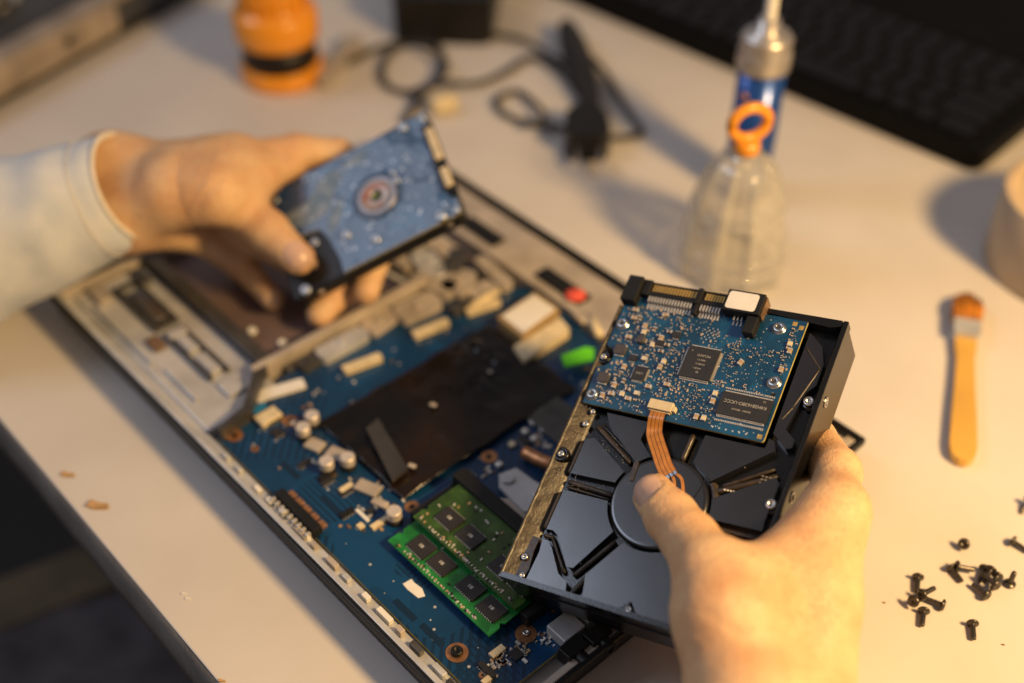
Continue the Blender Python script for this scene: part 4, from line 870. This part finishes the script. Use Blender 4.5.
# left hand -------------------------------------------------------
Ln = lambda x, y, z: NBD @ Vector((x, y, z))
hand2 = empty('hand', Matrix.Identity(4), 'left hand in a pale sleeve holding the small drive above the laptop', 'hand', 'hands of the person')
t0 = on(NBD, 299, 259, 7.0); ip = on(NBD, 268, 231, 12); tm = on(NBD, 238, 207, 18); tmb = atd(214, 193, 640); cmc = atd(172, 192, 645)
w1 = atd(112, 172, 664); w2 = atd(125, 212, 656); e1 = atd(20, 222, 655); e2 = atd(20, 240, 655)
im = atd(234, 164, 668); mm_ = atd(222, 186, 684); rm = atd(212, 212, 690); pm_ = atd(200, 236, 684)
g2 = [
    ([(e1, 27), (w1, 19)], 8), ([(e2, 27), (w2, 18.5)], 10),
    ([(w2, 18), (cmc, 17.5), (tmb, 14.0)], 14),
    ([(tmb, 13.6), (tm, 12.0), (ip, 11.0), (t0, 8.4)], 10),
    ([(w1, 17.5), (atd(175, 170, 662), 15.5), (im, 12)], 14), ([(w1, 17), (mm_, 13)], 10), ([(w2, 17), (rm, 12)], 10), ([(w2, 15), (pm_, 11)], 10),
    ([(tmb, 10), (atd(232, 178, 656), 11), (im, 10)], 14), ([(atd(236, 186, 652), 10), (atd(262, 176, 664), 9.5), (atd(290, 164, 678), 8.5)], 14), ([(cmc, 14), (atd(212, 168, 656), 13), (im, 12)], 16),
    ([(im, 11.4), (atd(296, 151, 682), 9.8), (atd(338, 155, 690), 9.2), (Ln(-2, 20, -19.6), 8.6)], 3),
    ([(mm_, 11), (Ln(-30, 8, -28), 9.6), (Ln(-10, -20, -23), 8.4), (on(NBD, 366, 291, -18), 7.4)], 1.2),
    ([(rm, 11), (Ln(-44, -6, -29), 9.2), (Ln(-31, -27, -23), 8.2), (on(NBD, 320, 314, -18), 7.4)], 1.2),
    ([(pm_, 9.6), (on(NBD, 244, 268, -24), 8.0), (on(NBD, 273, 299, -16), 6.4)], 1.5),
]
nz = (NBD.to_3x3() @ Vector((0, 0, 1))).normalized(); tax = (t0 - ip).normalized()
cr = [(ip + nz * 9, tax, nz, .9, .5, 14), (ip + nz * 9 - tax * 3, tax, nz, .8, .35, 13)]
nn = (nz + Vector((.1, -.1, .35))); nn = (nn - tax * nn.dot(tax)).normalized(); nc = t0 + nn * 8.4 + tax * .6
cr += [(tmb + Vector((0, -14, 8)), tax, Vector((0, -.7, .7)), 1.3, .7, 16), (atd(180, 190, 628), Vector((1, 0, .2)).normalized(), Vector((0, -.8, .6)), 1.6, .6, 26), (atd(200, 178, 635), Vector((1, 0, -.6)).normalized(), Vector((0, -.8, .6)), 1.4, .5, 26), (im + Vector((0, -8, 10)), Vector((1, 0, 0)), Vector((0, -.6, .8)), 1.2, .5, 15)]
sk2 = skin_object('skin', g2, 1.4, 9, SKIN, hand2, cr, nails=[(nc, tax, nn, 12.5, 14.0)])
nail(sk2, hand2, nc, tax, nn, 12.5, 14.0)
# sleeve
CLOTH = mat('pale_cotton', (0.70, 0.72, 0.73), .9, 0, .06, 70, bump=.35, bscale=1600, col2=(0.58, 0.63, 0.68))
HEM = mat('cotton_hem', (0.78, 0.72, 0.62), .9, 0, .06, 200, bump=.3, bscale=1600)
ctr = spline([atd(130, 187, 652), atd(96, 201, 654), atd(50, 217, 655), atd(0, 237, 655), atd(-70, 268, 655), atd(-150, 300, 655)], 8)
rads = [29.5 + 12.5 * min(1, i / 28) for i in range(len(ctr))]
def sleeve_rings(ctr, rads, N=72, amp=1.0, seed=0, off=0):
    vs = []
    for i, c_ in enumerate(ctr):
        t = (ctr[min(i + 1, len(ctr) - 1)] - ctr[max(i - 1, 0)]).normalized(); t = (t - (Vector((0, 0, 445)) - c_).normalized() * .26 * max(0, 1 - i / 9)).normalized(); s_ = t.cross(Vector((0, 0, 1))).normalized(); q = s_.cross(t)
        for k in range(N):
            th = 2 * math.pi * k / N
            fold = amp * (1.6 * noise.noise(Vector((math.cos(th) * 1.3, math.sin(th) * 1.3, i * .17 + seed))) + .9 * math.sin(i * .55 + 2.2 * math.sin(th + .4)) * min(1, max(0, i - 8) / 8)) * min(1, i / 8 + .25)
            r = rads[i] + fold + off
            vs.append(c_ + s_ * (r * math.cos(th)) + q * (r * .98 * math.sin(th)))
    return vs
n_ = 72
q = MB(); q.add(sleeve_rings(ctr, rads), [(i * n_ + k, i * n_ + (k + 1) % n_, (i + 1) * n_ + (k + 1) % n_, (i + 1) * n_ + k) for i in range(len(ctr) - 1) for k in range(n_)], 0, True)
so = q.build('sleeve', CLOTH, hand2); md = so.modifiers.new('thick', 'SOLIDIFY'); md.thickness = .0022; md.offset = -1
rim = sleeve_rings(ctr, rads)[:n_]
q = MB(); q.tube(rim, 1.5, 8, closed=True); q.build('cuff_piping', HEM, so)
i_ = 7
rim = sleeve_rings(ctr, rads, off=.25)[i_ * n_:(i_ + 1) * n_]
q = MB(); q.tube(rim, .35, 6, closed=True); q.build('cuff_stitch', HEM, so)
# ------------------------------------------------------------------ things standing around on the desk
ORANGE = mat('orange_plastic', (0.86, 0.33, 0.014), .35, 0, .06, 60, coat=.3)
jar = empty('cup', Matrix.Translation(at(283, 75)), 'bright orange stacked round tool cup with a black band, at the back of the desk', 'tool cup')
b = MB(); b.lathe([(0, .1), (28, .1), (29, 1.5), (29, 12), (28, 13), (0, 13)], 48); b.build('base', ORANGE, jar)
b = MB(); b.lathe([(0, 13.05), (26.2, 13.05), (26.2, 30), (0, 30)], 48); b.build('band', BLACK, jar)
b = MB(); b.lathe([(0, 30.05), (27.5, 30.05), (29.5, 33), (29.5, 50), (27.5, 53), (23, 54), (22.4, 57), (22.4, 80), (20, 82), (0, 82)], 48); b.build('body', ORANGE, jar)
for k in range(20):
    a = 2 * math.pi * k / 20
    b = MB(); b.tube([(22.5 * math.cos(a), 22.5 * math.sin(a), 57), (22.5 * math.cos(a), 22.5 * math.sin(a), 79)], 1.1, 8); b.build('grip_ridge', ORANGE, jar)
# power adapter, lead and plug
RUB = mat('black_rubber', (0.022, 0.019, 0.017), .5, 0, .15, 80)
pa = empty('power_adapter', Matrix.Translation(at(447, 24)) @ Matrix.Rotation(R(-4), 4, 'Z'), 'black power adapter block with its coiled lead and plug, at the back of the desk', 'power adapter')
PI_ = pa.matrix_world.copy(); PI_.translation *= 1000; PI_ = PI_.inverted()
b = MB(); b.prism(rrect(-37, 37, -32, 82, 10), .1, 36); b.build('body', BLACK, pa, 7, 4)
b = MB(); b.prism(rrect(-26, 26, -20, 70, 6), 36.02, 36.3); b.build('rating_label', mat('label_black', (.03, .026, .022), .35, 0, .3, 60), pa)
def wire(name, pix, r, parent, z=3.0, closed=False, inv=PI_, lift=None, m_=RUB):
    P = [inv @ at(x, y, z + (lift[i] if lift else 0)) for i, (x, y) in enumerate(pix)]
    q = MB(); q.tube(spline(P, 7, closed), r, 10, closed=closed); return q.build(name, m_, parent)
wire('lead', [(340, 66), (360, 57), (380, 47), (402, 42)], 2.2, pa)
wire('lead', [(430, 38), (441, 52), (443, 66), (432, 84), (408, 92), (388, 86), (382, 73), (388, 55), (410, 44), (433, 50), (446, 64), (440, 78), (424, 92), (412, 108), (404, 122)], 2.2, pa, lift=[0, 0, 0, 0, 0, 0, 0, 0, 4, 6, 6, 5, 2, 0, 0])
wire('lead', [(418, 98), (436, 83), (460, 84), (483, 82), (504, 73), (524, 60), (537, 58), (560, 71), (577, 92), (588, 117), (592, 140)], 2.2, pa, lift=[6, 6, 3, 0, 0, 0, 0, 2, 3, 3, 3])
wire('lead', [(488, 34), (510, 37), (530, 43), (552, 57), (572, 70), (585, 88)], 2.1, pa, lift=[2, 0, 0, 0, 3, 6])
wire('lead', [(592, 142), (571, 129), (548, 126), (524, 122), (503, 113), (496, 102), (504, 94), (519, 92), (532, 101), (542, 112), (541, 122), (529, 124)], 2.1, pa, lift=[4, 2, 0, 0, 0, 0, 0, 0, 2, 4, 6, 6])
wire('lead', [(592, 58), (606, 74), (617, 92), (630, 115), (641, 129), (634, 136), (612, 138), (597, 139)], 2.1, pa, lift=[8, 3, 0, 0, 0, 0, 2, 3])
P = [PI_ @ at(x, y, 10) for x, y in ((566, 26), (574, 48), (586, 80), (596, 112), (602, 134))]
q = MB(); q.tube(spline(P, 5), 8, 14, rs=[4 + 6 * math.sin(math.pi * min(1, (i + 2) / 16)) for i in range(21)]); q.build('lead_tie', RUB, pa)
c_ = PI_ @ at(586, 150, 0)
b = MB(); b.prism([(-13, 16), (-15, -6), (-11, -14), (11, -14), (15, -6), (13, 16), (6, 26), (-6, 26)], 1.0, 20, M=T(c_.x, c_.y, 0, R(4))); b.build('plug', BLACK, pa, 3, 3)
for dx in (-7, 7):
    b = MB(); b.cbox(dx, -22, 8, 2, 16, 6); b.build('plug_prong', STEEL, pa, .3, M=T(c_.x, c_.y, 0, R(4)))
# small loose bits near the plug
b = MB(); b.lathe([(0, 0), (5, 0), (6.5, 4), (6, 15), (4.5, 19), (0, 20)], 24)
M_ = Matrix.Translation(at(431, 108, 6) + Vector((0, 0, .6))) @ Matrix.Rotation(R(28), 4, 'Z') @ Matrix.Rotation(R(90), 4, 'Y')
tag(b.build('cap', CREAM, M=M_), 'small cream plastic cap lying behind the small drive', 'cap')
b = MB(); b.prism([(-5, -34), (5, -34), (7, -10), (4, 10), (8, 22), (5, 34), (-5, 34), (-8, 22), (-4, 10), (-7, -10)], 0.1, 8)
tag(b.build('peg', mat('cloudy_plastic', (0.52, 0.45, 0.36), .4, 0, .1, 60, coat=.2), None, 2, M=Matrix.Translation(at(341, 66)) @ Matrix.Rotation(R(-14), 4, 'Z')), 'pale translucent plastic peg lying right of the orange cup', 'peg')
# soldering tool: blue tube with chrome head and cable
BLUEM = mat('blue_anodised', (0.012, 0.075, 0.36), .3, .35, .08, 80, coat=.4)
tube_ = empty('torch', Matrix.Translation(at(744, 192)), 'upright blue metal tube with chrome top and white cable, behind the clear bottle', 'torch')
b = MB(); b.lathe([(0, .1), (13, .1), (14, 2), (14, 88), (0, 88)], 40); b.build('barrel', BLUEM, tube_)
b = MB(); b.lathe([(0, 88.05), (15.6, 88.05), (15.8, 90), (15.8, 99), (14.6, 101), (14.6, 104), (15.4, 106), (13.5, 109), (7, 111), (6.4, 118), (0, 118)], 40); b.build('chrome_head', COLLAR, tube_)
b = MB(); b.tube(spline([(0, 0, 117), (0, 1, 130), (-1, 4, 160), (-8, 18, 220), (-30, 60, 270)], 6), 3.6, 12); b.build('cable', WHITE, tube_)
b = MB(); b.lathe([(0, 0), (2.4, 0), (2.2, 1.6), (0, 2)], 16); b.build('button', COPPER, tube_, M=Matrix.Translation((-9, -10.2, 74)) @ Matrix.Rotation(R(42), 4, 'Z') @ Matrix.Rotation(R(90), 4, 'X') @ Matrix.Rotation(R(85), 4, 'Y') if False else Matrix.Translation((-10, -9.7, 74)) @ Vector((-10, -9.7, 0)).to_track_quat('Z', 'Y').to_matrix().to_4x4())
# clear bottle with orange ring
def clear_mat():
    m = bpy.data.materials.new('clear_plastic'); m.use_nodes = True; nt = m.node_tree; nt.nodes.remove(nt.nodes['Principled BSDF'])
    out = nt.nodes['Material Output']; tr = nt.nodes.new('ShaderNodeBsdfTransparent'); tr.inputs[0].default_value = (.985, .98, .96, 1)
    gl = nt.nodes.new('ShaderNodeBsdfGlossy'); gl.inputs['Roughness'].default_value = .06; df = nt.nodes.new('ShaderNodeBsdfDiffuse'); df.inputs[0].default_value = (.86, .85, .82, 1)
    fw_ = nt.nodes.new('ShaderNodeLayerWeight'); fw_.inputs[0].default_value = .5
    pw = nt.nodes.new('ShaderNodeMath'); pw.operation = 'POWER'; pw.inputs[1].default_value = 3.0; nt.links.new(fw_.outputs['Facing'], pw.inputs[0])
    lw = nt.nodes.new('ShaderNodeMath'); lw.operation = 'MULTIPLY_ADD'; lw.inputs[1].default_value = .75; lw.inputs[2].default_value = .055; nt.links.new(pw.outputs[0], lw.inputs[0])
    m1 = nt.nodes.new('ShaderNodeMixShader'); m2 = nt.nodes.new('ShaderNodeMixShader'); m2.inputs[0].default_value = .17
    nt.links.new(lw.outputs[0], m1.inputs[0]); nt.links.new(tr.outputs[0], m1.inputs[1]); nt.links.new(gl.outputs[0], m1.inputs[2])
    nt.links.new(m1.outputs[0], m2.inputs[1]); nt.links.new(df.outputs[0], m2.inputs[2]); nt.links.new(m2.outputs[0], out.inputs[0])
    return m
CLEAR = clear_mat()
OLD = mat('aged_frame', (0.46, 0.38, 0.30), .5, .2, .2, 30)
bot = empty('bottle', Matrix.Translation(at(729, 266)), 'clear ribbed plastic bottle with an orange ring on top, in front of the blue tube', 'bottle')
prof = [(0, .2), (28.5, .2), (29.5, 2), (29.5, 10), (28.4, 12), (28.2, 20), (28.8, 22), (26.6, 34), (25.2, 39), (25.6, 42), (22.6, 54), (19.6, 64), (16, 71), (11, 75), (7, 76), (6.4, 79), (0, 79)]
b = MB(); n_ = 64; b.lathe(prof, n_)
for k in range(len(b.v)):
    x, y, z = b.v[k]; r = math.hypot(x, y)
    if r > 15: a = math.atan2(y, x); f = 1 + (.05 * math.cos(a * 9) + .03 * math.cos(a * 18)) * (1 + .4 * math.sin(z * .35)); b.v[k] = (x * f, y * f, z)
bo = b.build('shell', CLEAR, bot); md = bo.modifiers.new('thick', 'SOLIDIFY'); md.thickness = .0012; md.offset = -1
for k in range(9):
    a = 2 * math.pi * k / 9 + .1
    pts = [((r_ * .985) * math.cos(a), (r_ * .985) * math.sin(a), z_) for r_, z_ in ((27.8, 24), (25.2, 40), (22.2, 55), (19.4, 64), (15.4, 71.2), (10.4, 74.8))]
    b = MB(); b.tube(spline(pts, 5), 1.5, 8); b.build('rib', CLEAR, bot)
for r_, z_ in ((28.2, 11), (28.0, 21), (24.8, 43.5)):
    b = MB(); b.tube([(r_ * math.cos(2 * math.pi * k / 48), r_ * math.sin(2 * math.pi * k / 48), z_) for k in range(48)], 1.3, 8, closed=True); b.build('ring_ridge', CLEAR, bot)
b = MB(); b.lathe([(4.6, 46), (5.6, 46), (5.6, 74), (4.6, 74)], 20); b.build('inner_neck', CLEAR, bot)
b = MB(); b.lathe([(0, 79.05), (7.2, 79.05), (7.2, 84), (5.5, 86), (0, 86)], 24); b.build('cap', ORANGE, bot, .3)
b = MB(); rr_ = []
for t in range(40): a = 2 * math.pi * t / 40; rr_.append((10.2 * math.cos(a), 0, 96 + 9.2 * math.sin(a)))
b.tube(rr_, 3.1, 12, closed=True); b.build('ring', ORANGE, bot, M=Matrix.Rotation(R(12), 4, 'Z') @ Matrix.Rotation(R(12), 4, 'X') if False else Matrix.Rotation(R(14), 4, 'Z'))
# roll of tape
TAPE = mat('masking_tape_paper', (0.62, 0.46, 0.28), .7, 0, .06, 60, bump=.2, bscale=700)
TSIDE = mat('tape_grey_face', (0.40, 0.335, 0.265), .6, 0, .1, 30)
tp = empty('tape_roll', Matrix.Translation(at(1072, 266)), 'roll of tape standing flat at the right edge of the photo', 'tape')
b = MB(); b.lathe([(40, 1), (49, .2), (50, 1), (50, 47), (49, 48), (40, 48), (40, 1)], 72, ms=[0, 0, 0, 0, 1, 0]); b.build('tape', [TSIDE, TAPE], tp)
b = MB(); b.lathe([(37, .5), (39.9, .5), (39.9, 47.4), (37, 47.4), (37, .5)], 64); b.build('core', CREAM, tp)
# brush
a_ = at(967, 300, 5); c_ = at(963, 460, 5); d = c_ - a_; an = math.atan2(d.y, d.x); LEN = d.length
br = empty('brush', Matrix.Translation((a_.x, a_.y, 0)) @ Matrix.Rotation(an, 4, 'Z'), 'flat wooden brush with orange bristles lying on the right of the desk', 'brush')
WOOD = mat('yellow_wood', (0.72, 0.42, 0.085), .42, 0, .1, 18, bump=.15, bscale=200, coat=.25)
nt = WOOD.node_tree
hw = [(33, 5.6), (39, 5.6), (50, 4.5), (70, 5.0), (95, 6.0), (LEN - 10, 6.5), (LEN - 4, 5.6), (LEN - 1, 3.9), (LEN + .6, 1.6)]
q = MB(); q.prism([(x, y) for x, y in hw] + [(x, -y) for x, y in hw[::-1]], 1.2, 5.8); q.build('handle', WOOD, br, 1.8, 3)
q = MB(); q.prism([(22, 7.2), (34.5, 6.6), (34.5, -6.6), (22, -7.2)], .6, 9.2); q.build('ferrule', SILVER, br, 1.4)
q = MB(); rr = random.Random(9)
for k in range(420):
    y = rr.uniform(-6.6, 6.6); z = rr.uniform(1.2, 8.6); tip = rr.uniform(-4, .5) + 9 * (1 - math.sqrt(max(0, 1 - (y / 6.9) ** 2)))
    q.tube([(22.5, y, z), (11, y * 1.2, z * 1.05 + .3), (tip, y * 1.08, max(.6, z * .85 + .6))], .5, 4)
q.build('bristles', mat('orange_bristle', (0.60, 0.225, 0.018), .55, 0, .25, 90), br, kind='stuff')
# screws strewn at lower right
SCR = mat('black_screw_steel', (0.12, 0.105, 0.092), .32, .8, .2, 500)
S0 = MB(); S0.lathe([(0, -.8), (.9, -.6), (1.1, -.2)] + [(.95 if k % 2 else 1.2, -.2 + k * .36) for k in range(1, 19)] + [(1.2, 6.6), (2.4, 6.7), (2.7, 7.0), (2.7, 7.5), (2.1, 8.1), (.95, 8.25), (.8, 7.7), (0, 7.7)], 16)
S0 = S0.mesh('screw', SCR)
def put_screw(px, py, hx, hy, tilt, label, lift=0.0):
    """tip end near (px,py); head towards (hx,hy) in the photo; tilt 0 = lying"""
    if tilt is None:
        p = at(px, py); M_ = Matrix.Translation(p + Vector((0, 0, 8.4 + lift))) @ Matrix.Rotation(math.pi, 4, 'X')
    else:
        c_ = at((px + hx) / 2, (py + hy) / 2, 2 + lift); d = at(hx, hy) - at(px, py); an = math.atan2(d.y, d.x); ti = R(tilt)
        M_ = Matrix.Translation((c_.x, c_.y, 2.15 + lift)) @ Matrix.Rotation(an, 4, 'Z') @ Matrix.Rotation(R(90) - ti, 4, 'Y') @ Matrix.Translation((0, 0, -4.1))
    o = link('screw', S0, None, M=M_); return tag(o, label, 'screw', 'small black screws on the desk')
for a in ((970, 539, 961, 549, 40, 'black screw lying alone above the others, head toward the viewer'),
          (961, 580, 950, 567, 4, 'black screw left of the heap, tip pointing down right, crossing another'),
          (973, 569, 955, 567, 8, 'black screw left of the heap, tip pointing right, crossing another', 1.2),
          (979, 582, 986, 566, 6, 'black screw at the heap top left, head up'),
          (983, 584, 993, 566, 10, 'black screw at the top of the heap, leaning on its neighbours', 2.2),
          (974, 585, 988, 597, 5, 'black screw at the lower edge of the heap, head down right', 0.5),
          (992, 590, 998, 573, 12, 'black screw at the right side of the heap, head up right', 1.5),
          (985, 575, 997, 587, 6, 'black screw lying across the middle of the heap', 4.0),
          (1009, 585, 0, 0, None, 'black screw standing on its head right of the heap'),
          (917, 592, 918, 574, 4, 'black screw at upper left of the left cluster, head up'),
          (921, 597, 912, 604, 30, 'black screw in the left cluster with its head toward the viewer', 1.0),
          (934, 588, 920, 596, 5, 'black screw in the left cluster, tip pointing up right', 2.0),
          (925, 598, 946, 607, 4, 'black screw at the right of the left cluster, head down right'),
          (922, 626, 924, 608, 4, 'black screw below the left cluster, head up'),
          (974, 640, 972, 620, 4, 'black screw lying alone nearest the viewer, head up'),
          (1028, 551, 1010, 540, 4, 'black screw at the right photo edge, head up left'),
          (1020, 512, 1030, 500, 30, 'dull screw cut by the right photo edge, highest of all')):
    put_screw(*a)
# wood crumbs, specks
CRUMB = mat('tan_crumb', (0.62, 0.38, 0.17), .8, 0, .2, 300)
for (px, py, s_, lab, m_) in ((68, 475, 3.4, 'tan wood crumb near the desk edge, farther from the viewer', CRUMB), (98, 506, 5.2, 'long tan wood crumb near the desk edge', CRUMB), (184, 594, 1.2, 'white speck near the desk edge, the farther of two', WHITE), (188, 599, 1.3, 'white speck near the desk edge, the nearer of two', WHITE), (222, 681, 1.6, 'yellow crumb at the bottom of the photo', CRUMB), (884, 603, .7, 'tiny dark speck on the desk left of the screws', BROWNC), (1003, 645, .7, 'tiny dark speck on the desk below the screws', BROWNC)):
    p = at(px, py); q = MB(); q.prism([(-s_, -s_ * .35), (-.2 * s_, -s_ * .5), (s_, -s_ * .2), (s_ * .9, s_ * .3), (0, s_ * .2), (-s_ * .8, s_ * .45)], .05, .3 + s_ * .22, M=Matrix.Rotation(R(-12), 4, 'Z'))
    tag(q.build('crumb', m_, None, .15, M=Matrix.Translation(p)), lab, 'crumb')
# black keyboard deck at the upper right
k0 = at(976, 176); k1 = at(562, 0); d = (k1 - k0); an = math.atan2(d.y, d.x)
kb = empty('keyboard', Matrix.Translation(k0) @ Matrix.Rotation(an, 4, 'Z'), 'black keyboard lying at the upper right of the desk', 'keyboard')
KBD = mat('keyboard_black', (0.004, 0.0036, 0.0034), .6, 0, .2, 80, spec=.10)
b = MB(); b.prism(rrect(0, 460, -262, 0, 9), 2, 15); b.build('deck', KBD, kb, 2, 3)
for x, y in ((20, -20), (440, -20), (20, -240), (440, -240)):
    b = MB(); b.cyl(x, y, .05, 2, 7); b.build('foot', RUB, kb)
b = MB(); b.prism(rrect(8, 452, -256, -128, 4), 15.02, 15.8); b.build('palm_rest', KBD, kb, .5)
KEY = mat('black_key', (0.005, 0.0045, 0.0042), .30, 0, .2, 80, bump=.15, bscale=2500, spec=.22)
def keymesh(w_):
    q = MB(); q.add([(-w_ / 2, -8.2, 0), (w_ / 2, -8.2, 0), (w_ / 2, 8.2, 0), (-w_ / 2, 8.2, 0), (-w_ / 2 + 1.3, -6.8, 4), (w_ / 2 - 1.3, -6.8, 4), (w_ / 2 - 1.3, 6.6, 4), (-w_ / 2 + 1.3, 6.6, 4)], [(3, 2, 1, 0), (4, 5, 6, 7), (0, 1, 5, 4), (1, 2, 6, 5), (2, 3, 7, 6), (3, 0, 4, 7)]); return q.mesh('key', KEY)
KM = {w_: keymesh(w_) for w_ in (16.6, 26, 36, 112)}
rows = [[26, 16.6, 16.6, 16.6, 112, 16.6, 16.6, 26, 16.6, 16.6, 16.6], [36] + [16.6] * 14 + [36], [36] + [16.6] * 14 + [26, 16.6], [26] + [16.6] * 15 + [26], [16.6] * 16 + [36], [16.6] * 18]
for r_, row in enumerate(rows):
    x = 14
    for w_ in row:
        if x + w_ > 450: break
        link('key', KM[w_], kb, .5, M=T(x + w_ / 2, -18 - r_ * 18.6, 15.03)); x += w_ + 2.0
# open laptop chassis at the upper left
a_ = at(-40, 132); c_ = at(190, 0); d = c_ - a_; an = math.atan2(d.y, d.x)
l2 = empty('laptop', Matrix.Translation(a_) @ Matrix.Rotation(an, 4, 'Z'), 'second opened laptop chassis in the upper left corner, tan side wall and parts inside', 'laptop')
b = MB(); b.box(-60, 330, 0, 260, 2, 6); b.build('base_shell', BLACK, l2, 1)
b = MB(); b.box(-60, 152, 0, 4, 6.1, 29); b.build('side_wall', OLD, l2, 1)
b = MB(); b.box(152.2, 330, 3, 6, 6.1, 26); b.build('side_wall', DARKM, l2, 1)
b = MB(); b.box(-60, 330, 4.2, 22, 24, 30); b.build('rim', OLD, l2, 1.2)
b = MB(); b.box(-60, 330, 24, 258, 6.1, 14); b.build('inner_tray', DARKM, l2, 1)
b = MB(); b.lathe([(0, 0), (3.4, 0), (3.4, .6), (0, .6)], 16); b.build('port_hole', BLACKM, l2, M=Matrix.Translation((104, -.1, 20)) @ Matrix.Rotation(R(90), 4, 'X'))
rr = random.Random(2)
for i in range(34):
    u, v = rr.uniform(-40, 300), rr.uniform(34, 235); su, sv = rr.uniform(8, 46), rr.uniform(6, 26)
    b = MB(); b.cbox(u, v, 14.05 + .01 * i, su, sv, rr.uniform(3, 13), rr.choice((0, 0, .3, -.4))); b.build('component', rr.choice((DARKM, DARKM, OLD, BLACKM, BLACKM, GRILL, SILVER, PCBL, CREAM)), l2, .8)
for (p0, p1, p2, m_) in (((20, 60, 26), (70, 50, 34), (120, 90, 27), RUB), ((60, 40, 28), (110, 70, 36), (170, 60, 28), GRILL), ((30, 110, 26), (90, 90, 36), (160, 140, 28), WHITE)):
    b = MB(); b.tube(spline([p0, p1, p2], 8), 2.2, 8); b.build('wire', m_, l2)
